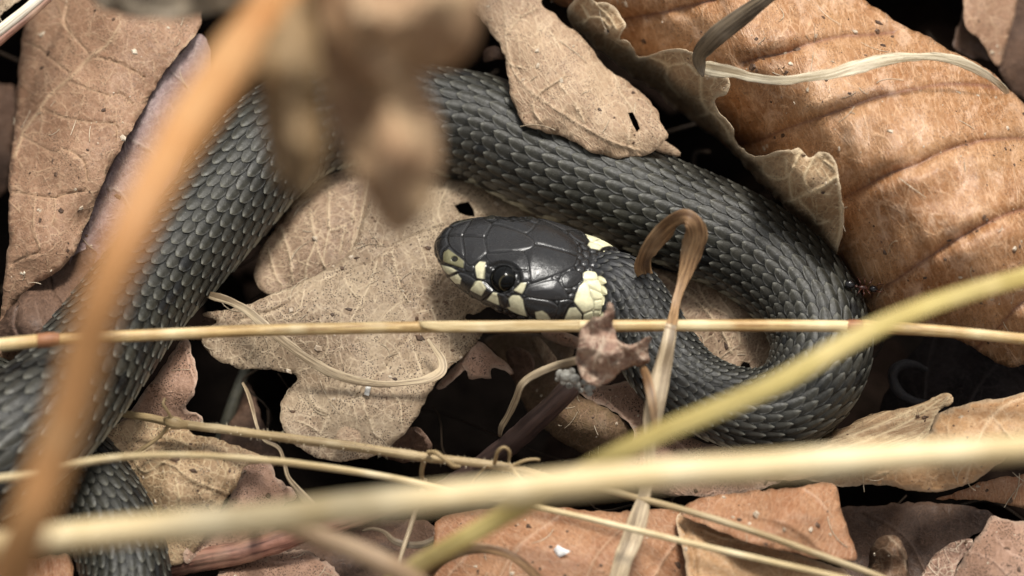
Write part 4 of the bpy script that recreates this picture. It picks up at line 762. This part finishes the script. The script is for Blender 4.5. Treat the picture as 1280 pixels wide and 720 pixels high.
tube('node', [(1057, 408, 2.7, 7.2), (1062, 408, 2.7, 8.4), (1072, 408, 2.7, 8.6), (1078, 408, 2.7, 7.8), (1082, 408, 2.7, 6.4)], M_node, e, step=2)
tube('stem', [(1078, 408, 2.7, 8.4), (1084, 408, 2.7, 8.6), (1110, 410, 2.72, 7.6), (1180, 414, 2.8, 7.0), (1280, 424, 2.95, 7), (1400, 436, 3.0, 7)], M_straw, e, ridges=7)
ribbon('leaf_sheath', [(524, 403, 3.06, 3), (533, 406, 3.12, 9), (560, 408, 3.12, 13), (640, 407.5, 3.07, 13.5), (725, 407, 3.03, 12)], M_pale, e, cup=.35)
# thick, near stalks (out of focus)
o = tube('stalk', [(-900, 780, -.5, 14), (-560, 745, 3.5, 16), (-260, 706, 7, 17.6), (-120, 694, 8.5, 18.5), (0, 681, 9.5, 18.5), (150, 664, 10, 19.4), (300, 650, 10.3, 19.4), (450, 633, 10.5, 19.4), (640, 612, 10.6, 19.4), (800, 595, 10.6, 19.4), (960, 583, 10.5, 19.4), (1120, 571, 10.3, 18.5), (1290, 559, 10, 17.6), (1450, 545, 8, 17), (1700, 520, 4.5, 14), (1950, 500, -.5, 12)], M_thick, sides=20, step=10)
tag(o, 'thick pale straw coloured stalk, blurred, sloping across the bottom', 'stalk')
o = tube('stalk', [(900, -560, -.5, 14), (680, -360, 6, 18), (560, -260, 9.5, 21), (470, -160, 12, 24), (390, -60, 14.5, 27), (335, 15, 16, 29), (280, 90, 17, 30), (232, 160, 17.5, 30), (192, 230, 17.8, 29), (158, 300, 17.8, 28), (130, 370, 17.5, 27), (108, 440, 17, 27), (88, 510, 16.5, 27), (64, 580, 16, 27), (38, 650, 15.5, 27), (10, 730, 14.5, 27), (-30, 830, 13, 26), (-80, 980, 8, 24), (-130, 1120, 3, 20), (-170, 1250, -.5, 18)], M_orange, sides=20, step=12)
tag(o, 'broad orange stalk, strongly blurred, bending down the left side', 'stalk')
o = ribbon('yellow_green_grass', [(250, 960, -.5, 14, 15), (340, 870, 2.5, 20, 15), (440, 775, 4.5, 22, 15), (510, 715, 5.5, 23, 15), (570, 680, 6.2, 25, 15), (640, 640, 6.8, 25, 15), (740, 585, 8.4, 26, 12), (830, 540, 9, 26, 10), (960, 485, 9.4, 26, 8), (1060, 428, 9.6, 25, 5), (1120, 398, 9.6, 23, 0), (1190, 372, 9.2, 22, 0), (1290, 344, 7.6, 22, 0), (1420, 312, 6.5, 22, 0), (1560, 285, 4, 14, 0), (1720, 262, .5, 8, 0)], M_green, step=10, cup=.3, rag=0)
tag(o, 'yellow green grass blade, blurred, rising from bottom centre to the right border', 'grass blade')
o = tube('stalk', [(318, 646, -.5, 7), (322, 645, 2, 8), (328, 645, 4.5, 9), (350, 653, 6.6, 11), (400, 672, 7.4, 12), (450, 690, 7.6, 13), (500, 716, 7.4, 14), (570, 770, 6, 14), (660, 840, 3, 12), (740, 910, -.5, 9)], straw_mat('dull_tan_stalk', (.33, .21, .12), (.44, .31, .19)), sides=16, step=8)
tag(o, 'short tan stalk, blurred, leaving the bottom edge left of centre', 'stalk')
# finer stems
o = tube('straw', [(-120, 612, 3.6, 5), (0, 598, 4.6, 5), (60, 588, 4.8, 4.5), (120, 575, 4.6, 4.4), (190, 569, 4.0, 4), (260, 570, 3.4, 4), (330, 575, 3.0, 4.4), (370, 579, 2.8, 4.6), (460, 592, 2.5, 4.3), (540, 607, 2.3, 4), (620, 625, 2.2, 3.8), (700, 640, 2.3, 3.8), (780, 659, 2.4, 3.8), (850, 676, 2.5, 4), (950, 699, 2.6, 4), (1050, 722, 2.7, 4), (1200, 760, 2.5, 3.5)], M_pale, sides=10, step=6)
tag(o, 'thin pale straw curving from the left border under the thick stalk to the bottom', 'straw', GS)
e = thing_at('bristly_stem', 'thin brown bristly stem sloping below the large oak leaf', 'stem', pp(400, 553, 1.6), GS)
bpts = [(146, 516, 1.1, 4.5), (185, 522, 1.25, 5), (219, 529, 1.4, 5.4), (281, 537, 1.6, 5.6), (340, 545, 1.7, 5.8), (400, 553, 1.75, 6), (460, 561, 1.75, 6), (521, 570, 1.75, 6), (580, 577, 1.75, 5.6), (640, 585, 1.75, 5.2), (700, 600, 1.8, 4.4), (770, 616, 1.9, 4.2), (853, 637, 2.0, 4.2), (953, 668, 2.0, 4.4), (1020, 692, 1.9, 4.4), (1086, 716, 1.8, 4.4), (1200, 760, 1.5, 4)]
tube('stem', bpts, M_bris, e, sides=12, step=4, ridge=.1, bumpy=.12)
tube('knot', [(206, 524, 1.5, 3), (212, 527, 1.6, 7.5), (220, 529, 1.6, 8.5), (228, 531, 1.55, 6), (234, 532, 1.5, 3)], M_bris, e, sides=12, step=2, bumpy=.5)
for a, b, r_ in (([(218, 529, 1.6), (210, 515, 1.8), (204, 505, 1.9), (206, 498, 1.9)], 0, 2.4), ([(214, 528, 1.5), (200, 545, 1.3), (180, 560, 1.2), (160, 572, 1.0)], 0, 3.0), ([(530, 575, 1.6), (527, 590, 1.4), (528, 600, 1.2)], 0, 3.6), ([(642, 582, 1.8), (655, 576, 1.9), (668, 574, 1.9), (675, 575, 1.9)], 0, 2.6),
                ([(618, 580, 1.8), (622, 565, 2.1), (630, 559, 2.2), (637, 565, 2.1), (636, 578, 1.9)], 0, 2.6), ([(536, 566, 1.9), (545, 566, 2.1), (556, 574, 2.1), (566, 582, 2.0), (574, 583, 1.9)], 0, 3.6), ([(640, 586, 1.8), (652, 598, 1.8), (664, 606, 1.7)], 0, 2.4), ([(610, 582, 1.8), (598, 592, 1.6), (590, 602, 1.4)], 0, 1.6)):
    tube('side_twig', [(x, y, z, r_*(1-.35*i/len(a))) for i, (x, y, z) in enumerate(a)], M_bris, e, sides=8, step=2.5, bumpy=.4)
bs = spline(bpts, step=3.3); bs = bs[(bs[:, 0] > 230) & (bs[:, 0] < 700)]; BV, BF = [], []
for x, y, z, r_ in bs:
    for k in range(2):
        c0 = P(x+RNG.rand()*3, y, z); rr = real(r_, c0); a = RNG.rand()*6.28; d = math.cos(a)*UPV+math.sin(a)*(-FWD)+(RNG.rand()-.5)*.9*RGT
        b0 = c0+unit(d)*rr*.8; tipp = c0+unit(d)*(rr+real(1.5+3.5*RNG.rand(), c0)); s1 = RGT*.010; s2 = np.cross(unit(d), RGT)*.010; m_ = len(BV)
        BV += [b0+s1, b0-s1*.5+s2, b0-s1*.5-s2, tipp]; BF += [[m_, m_+1, m_+3], [m_+1, m_+2, m_+3], [m_+2, m_, m_+3]]
o = mesh('bristles', BV, BF, M_white, e, uv=np.zeros((len(BV), 2)), smooth=False); tag(o, kind='stuff')

e = thing_at('twig', 'dark purple brown twig with whitish lichen at its upper end', 'twig', pp(640, 555, .2))
tube('stem', [(480, 660, -2.2, 11), (540, 622, -1.4, 12), (590, 590, -.6, 13), (640, 553, .3, 14), (672, 524, .9, 14), (695, 503, 1.3, 13.5), (712, 486, 1.6, 13), (722, 476, 1.7, 10)], M_twig, e, sides=16, step=4, bumpy=.12)
LM = simple_mat('lichen', (.14, .13, .11), (.34, .33, .29), 14, .5, .5, .02)
LV, LF = [], []
for (x, y, z, r_) in [(708, 470, 2.5, 9), (700, 468, 2.3, 6), (718, 474, 2.5, 7), (704, 478, 2.2, 4), (712, 482, 2.2, 4.5), (697, 474, 2.1, 3.5), (722, 482, 2.3, 4.5), (730, 478, 2.6, 4.5), (735, 486, 2.5, 5.5), (737, 492, 2.4, 4), (726, 488, 2.2, 3.6), (742, 484, 2.6, 3.5), (715, 465, 2.5, 5)]:
    c0 = P(x, y, z); rr = real(r_, c0); m_ = len(LV); n1, n2 = 7, 10
    for a in range(n1):
        for b in range(n2):
            t_, f_ = math.pi*a/(n1-1), 2*math.pi*b/n2; k_ = rr*(1+.28*float(fbm(np.array(x+3*math.cos(f_)), np.array(y+3*t_), 2)))
            LV.append(c0+k_*(math.cos(t_)*(-FWD)*.7+math.sin(t_)*(math.cos(f_)*RGT+math.sin(f_)*UPV)))
    LF += [[m_+a*n2+b, m_+(a+1)*n2+b, m_+(a+1)*n2+(b+1) % n2, m_+a*n2+(b+1) % n2] for a in range(n1-1) for b in range(n2)]
o = mesh('lichen', LV, LF, LM, e); tag(o, kind='stuff')

BL = 'dry grass blades among the leaves'
o = ribbon('dry_tendril', [(738, 448, 2.6, 9, 20), (722, 450, 2.4, 11, 20), (700, 455, 2.1, 11, 25), (678, 463, 1.9, 12, 35), (660, 472, 1.7, 14, 50), (650, 482, 1.6, 14, 55), (643, 500, 1.3, 13, 50), (634, 520, .9, 11, 45), (626, 534, .6, 9, 40), (624, 546, .2, 5, 30)], M_grey, cup=.4)
tag(o, 'twisted dry strip arching down over the lichened twig', 'grass blade', BL)
e = thing_at('bent_grass_blade', 'dry brown grass blade folded over on itself in front of the neck', 'grass blade', pp(840, 400, 1.8), BL)
ribbon('blade', [(812, 352, 1.9, 18, 30), (806, 338, 2.2, 24, 30), (806, 325, 2.6, 27, 30), (815, 306, 3.0, 26, 20), (829, 289, 3.3, 24, 15), (843, 277, 3.6, 18, 10), (857, 272, 3.8, 22, 0), (868, 280, 3.75, 27, -5), (871, 297, 3.5, 30, -8), (864, 318, 3.2, 26, -8), (857, 340, 3.0, 17, -5), (850, 362, 2.9, 12, -10), (843, 388, 2.9, 12, -5), (838, 410, 3.2, 14, 0)], M_bent, e, cup=.12, step=3, rag=.2)
ribbon('blade', [(839, 405, 3.2, 14, 0), (835, 430, 3.15, 17, 0), (829, 455, 3.0, 22, 5), (824, 480, 2.9, 26, 8), (819, 505, 2.8, 26, 8), (815, 530, 2.6, 22, 5), (812, 560, 2.4, 16, 0), (812, 590, 2.2, 13, 0), (806, 620, 2.0, 16, 0), (797, 650, 1.9, 24, 10), (787, 680, 1.8, 26, 15), (777, 705, 1.8, 24, 10), (765, 750, 1.6, 20, 0)], M_grey, e, cup=.28, step=3)
o = ribbon('dry_grass', [(800, 452, 2.6, 5, 0), (806, 466, 2.9, 11, 10), (812, 485, 3.0, 13, 5), (816, 505, 2.95, 12, 0), (818, 525, 2.8, 8, 0), (820, 545, 2.6, 3, 0)], M_bent, cup=.3, step=3)
tag(o, 'short pointed dry blade splitting off left of the folded grass blade', 'grass blade', BL)
e = thing_at('bleached_grass_blade', 'bleached cream grass blade draped across the large orange leaf', 'grass blade', pp(1060, 90, 3.9), BL)
ribbon('blade', [(878, 84, 3.75, 16, 0), (892, 87, 3.9, 17, 5), (915, 91, 3.95, 15, 10), (945, 97, 3.95, 13, 15), (975, 100, 4.1, 11, 10), (1005, 98, 4.15, 11, 0), (1035, 93, 4.25, 15, -15), (1065, 84, 4.3, 18, -18), (1100, 76, 4.3, 15, -10), (1140, 71, 4.15, 11, 0), (1180, 73, 3.8, 11, 5), (1215, 83, 3.4, 12, 8), (1240, 98, 2.9, 10, 5), (1257, 113, 2.2, 7, 0), (1265, 128, 1.6, 4, 0)], M_white, e, cup=.15, step=3, rag=.28)
o = ribbon('weathered_grass_blade', [(879, 96, 3.8, 3, 0), (876, 84, 3.9, 13, 0), (875, 72, 4.1, 19, 15), (883, 60, 4.35, 26, 25), (898, 44, 4.6, 30, 28), (918, 28, 4.8, 27, 25), (940, 12, 5.0, 22, 20), (960, -2, 5.1, 18, 20), (1000, -35, 5, 14, 20)], M_dkbl, cup=.35, step=3)
tag(o, 'dark weathered grass blade rising from the torn pale leaf to the top edge', 'grass blade', BL)
o = ribbon('curved_grass_blade', [(252, 366, 1.15, 5, 0), (268, 371, 1.4, 10, 5), (290, 378, 1.45, 11, 5), (308, 387, 1.5, 12, 5), (326, 402, 1.5, 12, 0), (350, 424, 1.4, 12, 0), (378, 444, 1.3, 12, 0), (412, 464, 1.3, 12, 0), (445, 476, 1.3, 10, 0), (480, 480, 1.25, 9, 0), (515, 478, 1.2, 8, -10), (538, 473, 1.15, 11, -15), (552, 464, 1.1, 12, -10), (552, 450, 1.1, 10, 0), (543, 436, 1.15, 7, 0), (534, 424, 1.2, 4, 0)], M_grey, cup=.12, step=3, rag=.25)
tag(o, 'pale dry grass blade curving in an arc across the large oak leaf', 'grass blade', BL)
o = tube('pale_stick', [(-60, 88, 2.9, 6.5), (-20, 54, 3.2, 6.5), (10, 30, 3.3, 6.5), (35, 10, 3.3, 6.2), (70, -20, 3.2, 6)], straw_mat('white_stick', (.50, .42, .31), (.74, .67, .56), rough=.75, spec=.15), step=5)
tag(o, 'short cream white stick crossing the top left corner', 'stick')
o = tube('stick_shadow', [(-60, 104, 2.4, 6), (-20, 68, 2.6, 6), (10, 42, 2.7, 5.5), (40, 18, 2.7, 4.5), (75, -14, 2.6, 4)], M_red, step=5)  # the cream stick's purple shadow, built as a dark tube
tag(o, 'dark purple strip added as the shadow just below the cream white stick', 'stick')
o = tube('reddish_stick', [(180, 722, -.1, 14), (215, 708, .0, 14.5), (260, 698, .2, 15), (300, 691, .3, 15), (345, 678, .4, 14), (390, 664, .5, 12), (440, 650, .3, 11), (500, 630, 0, 9)], M_red, sides=18, step=5, ridge=.08, ridges=6, bumpy=.15)
tag(o, 'thick reddish brown stick by the lowest coil at the bottom left', 'stick')
o = ribbon('grass_thread', [(303, 478, .4, 3), (310, 492, .5, 5), (316, 512, .6, 5), (322, 535, .8, 4), (330, 550, .9, 4), (348, 560, .9, 5), (355, 578, .8, 5), (360, 596, .7, 6), (372, 612, .6, 9), (386, 628, .5, 13), (400, 646, .4, 15)], M_grey, cup=.3, step=3)
tag(o, 'thin wavy dry thread hanging in the dark gap left of the oak leaf lobes', 'grass blade', BL)
o = tube('thin_stem', [(532, 598, .9, 3.2), (524, 625, .8, 3.2), (512, 662, .7, 3.2), (500, 700, .6, 3), (492, 740, .5, 3)], M_grey, sides=8, step=5)
tag(o, 'thin upright grass stem dropping to the bottom edge left of centre', 'stem')
o = ribbon('curled_leaf_rim', [(520, 735, 1.1, 22, 30), (545, 706, 1.5, 20, 30), (575, 690, 1.8, 17, 25), (605, 686, 2.0, 13, 15), (632, 692, 2.0, 11, 0), (655, 706, 1.9, 12, -10), (675, 726, 1.7, 14, -20), (690, 750, 1.5, 14, -20)], M_bent, cup=.4, step=3)
tag(o, 'grey brown curled strip arching at the bottom edge below centre', 'grass blade', BL)
o = ribbon('curled_strip', [(452, 664, .2, 3), (465, 661, .3, 4), (480, 665, .4, 5), (492, 676, .5, 8), (510, 681, .5, 9), (530, 680, .6, 9), (548, 672, .7, 8)], M_dkbl, cup=.4, step=3)
tag(o, 'thin curled dry strip under the thick stalk left of bottom centre', 'grass blade', BL)
o = tube('dark_tendril', [(1160, 505, -.5, 4.5), (1140, 500, -.5, 5), (1124, 490, -.4, 6), (1116, 475, -.3, 6.5), (1118, 462, -.2, 6.5), (1130, 455, -.2, 5.5), (1145, 456, -.3, 4), (1158, 462, -.5, 3)], simple_mat('wet_black_stem', (.02, .018, .02), (.03, .027, .026), 12, .5, .2), sides=12, step=3, bumpy=.3)
tag(o, 'black curled tendril in the dark hollow right of the coil', 'tendril')
o = tube('sunken_stalk', [(262, 600, -2.2, 9), (280, 540, -1.8, 8), (296, 490, -1.6, 7), (312, 450, -1.8, 6)], simple_mat('dim_green_stalk', (.04, .04, .028), (.07, .065, .045), 5), step=5)
tag(o, 'dim greenish stalk deep in the gap left of the oak leaf lobes', 'stalk')

# ---- hanging dry leaf, near and out of focus
M_h1 = leaf_mat('hanging_leaf_olive', (.16, .10, .045), (.33, .22, .11), (.3, .22, .14), c3=(.33, .24, .15), off=(3, 5), mott=1.6, netamt=.1, fineamt=.1)
M_h2 = leaf_mat('hanging_leaf_tan', (.34, .19, .10), (.52, .36, .21), (.48, .36, .24), c3=(.50, .38, .26), off=(6, 1), mott=1.5, netamt=.1, fineamt=.1)
e = thing_at('hanging_dry_leaf', 'crumpled dry leaf hanging blurred in front of the upper coil', 'leaf', pp(450, 150, 13))
leaf('lobe', None, [(318, -60), (316, 20), (318, 80), (324, 140), (334, 190), (348, 228), (366, 246), (384, 244), (400, 220), (410, 180), (408, 130), (402, 80), (396, 20), (396, -60)], [(318, 0, 15.9), (324, 140, 16.1), (366, 246, 16.3), (410, 170, 16.1), (396, 20, 16.0), (360, 80, 17.5), (370, 180, 17.1), (345, 180, 16.2)], M_h1, [([(372, -40), (368, 60), (366, 150), (368, 235)], 3, .1)], seed=50, wr=.3, curl=-.2, parent=e)
leaf('lobe', None, [(392, -60), (398, 20), (404, 80), (412, 140), (428, 190), (446, 225), (462, 258), (480, 285), (500, 296), (518, 286), (534, 262), (548, 225), (553, 190), (550, 150), (540, 118), (528, 96), (545, 88), (568, 84), (588, 66), (600, 40), (602, 10), (604, -60)],
     [(396, 0, 15.5), (410, 120, 15.3), (446, 225, 15.8), (500, 294, 15.5), (550, 190, 15.7), (535, 105, 15.5), (588, 66, 15.9), (600, 0, 16.1), (460, 60, 17.1), (500, 180, 17.3), (490, 110, 16.5), (540, 30, 17.1), (430, 100, 15.9), (470, 160, 16.5), (440, 20, 17.3)], M_h2, [([(455, -40), (450, 40), (462, 120), (485, 200), (498, 280)], 3.5, .1, .5), ([(460, 110), (500, 90), (530, 60)], 3, -.3, .0)], seed=51, wr=.4, wsc=45, curl=-.3, parent=e)
tube('petiole', [(400, -60, 17, 7), (420, -160, 14, 7), (480, -260, 8, 7), (560, -380, 2, 7), (600, -440, -1, 7)], M_twig, e)
M_tp = leaf_mat('blurred_grey_leaf', (.15, .12, .085), (.24, .19, .13), (.3, .24, .18), off=(4, 4))
leaf('leaf', 'grey brown leaf edge, blurred, dipping in at the top left', [(80, -70), (108, -10), (125, 10), (165, 22), (215, 24), (265, 18), (310, 8), (370, -10), (380, -70)], [(100, -20, 11), (180, 20, 11.4), (300, 8, 11), (240, -50, 12)], M_tp, seed=52, wr=.2)

# ---- ant
ANT = simple_mat('ant_black', (.006, .006, .007), (.015, .013, .014), 20, .12, .6, .004)
ANR = simple_mat('ant_thorax', (.045, .014, .009), (.09, .032, .02), 20, .3, .5, .004)
e = thing_at('ant', 'small black ant with reddish thorax on the right flank of the snake', 'ant', pp(1078, 358, 1.0))
def blob(name, x, y, z, rx, ry, m, ang=0, zz=1):
    c0 = P(x, y, z); a = math.radians(ang); A1 = math.cos(a)*RGT-math.sin(a)*UPV; A2 = math.sin(a)*RGT+math.cos(a)*UPV
    n1, n2 = 14, 20; V = []
    for i in range(n1):
        for j in range(n2):
            t_, f_ = math.pi*i/(n1-1), 2*math.pi*j/n2
            k_ = 1-.12*math.cos(t_)
            V.append(c0+A1*real(rx, c0)*math.cos(t_)+real(ry, c0)*k_*math.sin(t_)*(A2*math.cos(f_)-FWD*math.sin(f_)*zz))
    F = [[i*n2+j, (i+1)*n2+j, (i+1)*n2+(j+1) % n2, i*n2+(j+1) % n2] for i in range(n1-1) for j in range(n2)]
    return mesh(name, V, F, m, e)
blob('abdomen', 1062.5, 355.5, 1.62, 6.5, 5.2, ANT, 10); blob('petiole', 1070.5, 358, 1.58, 2.2, 1.8, ANR); blob('thorax', 1079, 359.5, 1.58, 6.5, 3.2, ANR, 5); blob('head', 1092, 361, 1.6, 5.4, 4.2, ANT, 5)
for a in ([(1076, 361, 1.55), (1073, 366, 1.75), (1070, 371, 1.3)], [(1079, 362, 1.55), (1080, 368, 1.75), (1077, 374, 1.2)], [(1083, 361, 1.55), (1087, 367, 1.7), (1089, 372, 1.2)], [(1076, 357, 1.55), (1075, 352, 1.75), (1072, 347, 1.4)], [(1080, 357, 1.55), (1081, 351, 1.75), (1080, 346, 1.4)], [(1084, 358, 1.55), (1088, 353, 1.75), (1091, 348, 1.4)]):
    tube('leg', [(x, y, z, .8) for x, y, z in a], ANR, e, sides=6, step=1.5)
for a in ([(1095, 359, 1.65), (1099, 355, 1.85), (1104, 356, 1.7)], [(1095, 363, 1.65), (1100, 365, 1.85), (1105, 363, 1.7)]):
    tube('antenna', [(x, y, z, .6) for x, y, z in a], ANR, e, sides=6, step=1.5)

# ---- deeper litter nobody could count: old leaves, bits of stem
M_lit = leaf_mat('shaded_litter', (.003, .0022, .0016), (.008, .005, .004), (.012, .008, .006), off=(1, 9), spec=0, rough=.9)  # near black: the shade of the deep gaps is in this colour
M_lit2 = leaf_mat('outer_litter', (.20, .115, .065), (.32, .20, .12), (.42, .3, .2), off=(5, 9))
def litter(n, rng_f, name, mat, sz=(1.6, 3.4)):
    V, F, UVs = [], [], []; vein = []
    for k in range(n):
        cx, cy, cz = rng_f(); a = RNG.rand()*6.28; L = sz[0]+RNG.rand()*(sz[1]-sz[0]); Wd = L*(.42+.2*RNG.rand()); nl = RNG.randint(3, 5)
        tx, ty = (RNG.rand(2)-.5)*.9; bend = (RNG.rand()-.5)*1.0; m_ = len(V); nu, nv = 17, 7
        for i in range(nu):
            u = i/(nu-1); prof_ = math.sin(math.pi*min(1, u*.97+.03))**.7*(1-.28*abs(math.sin(u*math.pi*nl)))*Wd
            for j in range(nv):
                v = (j/(nv-1)-.5)*2; x = (u-.5)*2*L; y = v*prof_
                z = tx*x*.5+ty*y*.5+bend*(u-.5)**2*2+abs(v)*prof_*.25*(1 if bend > 0 else -1)+.12*float(vnoise(np.array(x*2+k), np.array(y*2)))
                V.append((cx+x*math.cos(a)-y*math.sin(a), cy+x*math.sin(a)+y*math.cos(a), cz+z)); UVs.append((x+k*.7, y+k*.3)); vein.append(1. if j == nv//2 else 0.)
        F += [[m_+i*nv+j, m_+i*nv+j+1, m_+(i+1)*nv+j+1, m_+(i+1)*nv+j] for i in range(nu-1) for j in range(nv-1)]
    o = mesh(name, V, F, mat, uv=UVs, attrs={'vein': vein, 'edge': np.zeros(len(V))}); tag(o, kind='stuff'); return o
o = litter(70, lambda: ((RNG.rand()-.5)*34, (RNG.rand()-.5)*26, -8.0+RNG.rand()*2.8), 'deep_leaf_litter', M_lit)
tag(o, 'leaf litter beneath everything, the shade of the hollows put into its dark colour', 'leaf litter')
def ring():
    while 1:
        x, y = (RNG.rand()-.5)*56, (RNG.rand()-.5)*50
        if abs(x) > 12.6 or y > 10.2 or y < -9.6: return x, y, -1.4+RNG.rand()*1.9
o = litter(640, ring, 'outer_leaf_litter', M_lit2)
tag(o, 'brown leaf litter spreading beyond the photo on every side', 'leaf litter')

# ---- rootlets in the hollows, crumbs and hairs lying on the leaves
V, F, UVs = [], [], []
for k in range(90):
    x, y = RNG.rand()*1280, 60+RNG.rand()*660; z = -2.8+RNG.rand()*2.4; a = RNG.rand()*6.28; L = 60+RNG.rand()*170; r_ = .012+.03*RNG.rand()**2
    t = np.linspace(0, 1, 14); c0 = P(x, y, z); d1 = np.array([math.cos(a), math.sin(a), (RNG.rand()-.5)*.6]); d2 = np.array([-math.sin(a), math.cos(a), 0])
    C = c0+(t[:, None]-.5)*d1*L*.0128+d2*(.25*np.sin(t*(3+RNG.rand()*5)+k))[:, None]+np.array([0, 0, .12])*np.cos(t*7+k)[:, None]
    T, N, B = frames(C, np.array([0, 0, 1.])); m_ = len(V)
    for i in range(14):
        for j in range(5): V.append(C[i]+r_*(math.cos(j*1.2566)*N[i]+math.sin(j*1.2566)*B[i])); UVs.append((j*.05, t[i]*2))
    F += [[m_+i*5+j, m_+i*5+(j+1) % 5, m_+(i+1)*5+(j+1) % 5, m_+(i+1)*5+j] for i in range(13) for j in range(5)]
o = mesh('rootlets', V, F, straw_mat('rootlet', (.012, .008, .005), (.04, .027, .018), spec=.1), uv=UVs); tag(o, 'tangle of dark fine rootlets in the hollows', 'rootlets', kind='stuff')
bpy.context.view_layer.update(); dg = bpy.context.evaluated_depsgraph_get()
def scatter(n, name, mat, mk, label, cat):
    V, F = [], []
    got = 0; tries = 0
    while got < n and tries < n*6:
        tries += 1; x, y = -30+RNG.rand()*1340, -20+RNG.rand()*760
        if fbm(np.array(x/90.), np.array(y/90.+n), 2) < -.12: continue
        a = Vector((CAM*S).tolist()); q0 = P(x, y, 0.); d = Vector(((q0-CAM)*S).tolist()).normalized()
        ok, loc, nor, idx, ob, mt = SC.ray_cast(dg, a, d)
        if not ok or ob is None: continue
        nm = ob.name.split('.')[0]
        if nm not in ('leaf', 'oak_leaf') or ob.data.materials[0] in (M_blk, M_dark): continue
        c0 = np.array(loc)/S
        if c0[2] > 6 or c0[2] < -1: continue
        nn_ = np.array(nor); nn_ = nn_ if nn_[2] > 0 else -nn_; mk(V, F, c0, nn_); got += 1
    o = mesh(name, V, F, mat, smooth=False); tag(o, label, cat, kind='stuff')
def crumb(V, F, c0, n_):
    a1 = unit(np.cross(n_, np.array([.3, .8, .1]))); a2 = np.cross(n_, a1); s_ = .010+.045*RNG.rand()**3.; m_ = len(V); k = 5; r0 = RNG.rand()*6
    rs = s_*(.5+RNG.rand(k)); el = .5+RNG.rand()
    for lay in (0, 1):
        for j in range(k): V.append(c0+n_*(.0+.5*s_*lay)+a1*rs[j]*el*math.cos(j*1.2566+r0)*(1-.3*lay)+a2*rs[j]*math.sin(j*1.2566+r0)*(1-.3*lay))
    F += [[m_+j, m_+(j+1) % k, m_+k+(j+1) % k, m_+k+j] for j in range(k)]+[[m_+k+j for j in range(k)]]
def hair(V, F, c0, n_):
    a = RNG.rand()*6.28; a1 = unit(np.cross(n_, np.array([math.cos(a), math.sin(a), .1]))); a2 = np.cross(n_, a1); L = .12+.5*RNG.rand()**2; b = (RNG.rand()-.5)*1.6; w_ = .006; m_ = len(V)
    for i in range(7):
        t = i/6-.5; c = c0+a1*L*t+a2*L*b*t*t+n_*.014
        V += [c+a2*w_, c-a2*w_, c+n_*w_]
    F += [[m_+i*3+j, m_+i*3+(j+1) % 3, m_+(i+1)*3+(j+1) % 3, m_+(i+1)*3+j] for i in range(6) for j in range(3)]
scatter(520, 'dark_crumbs', simple_mat('dark_crumb', (.04, .022, .014), (.13, .075, .045), 4), crumb, 'dark crumbs of soil strewn over the dead leaves', 'crumbs')
scatter(260, 'pale_crumbs', simple_mat('pale_crumb', (.34, .25, .17), (.62, .54, .42), 4), crumb, 'pale crumbs of broken leaf strewn over the dead leaves', 'crumbs')
scatter(130, 'plant_hairs', simple_mat('plant_hair', (.34, .26, .17), (.60, .51, .38), 4), hair, 'fine pale plant fibres lying on the dead leaves', 'fibres')
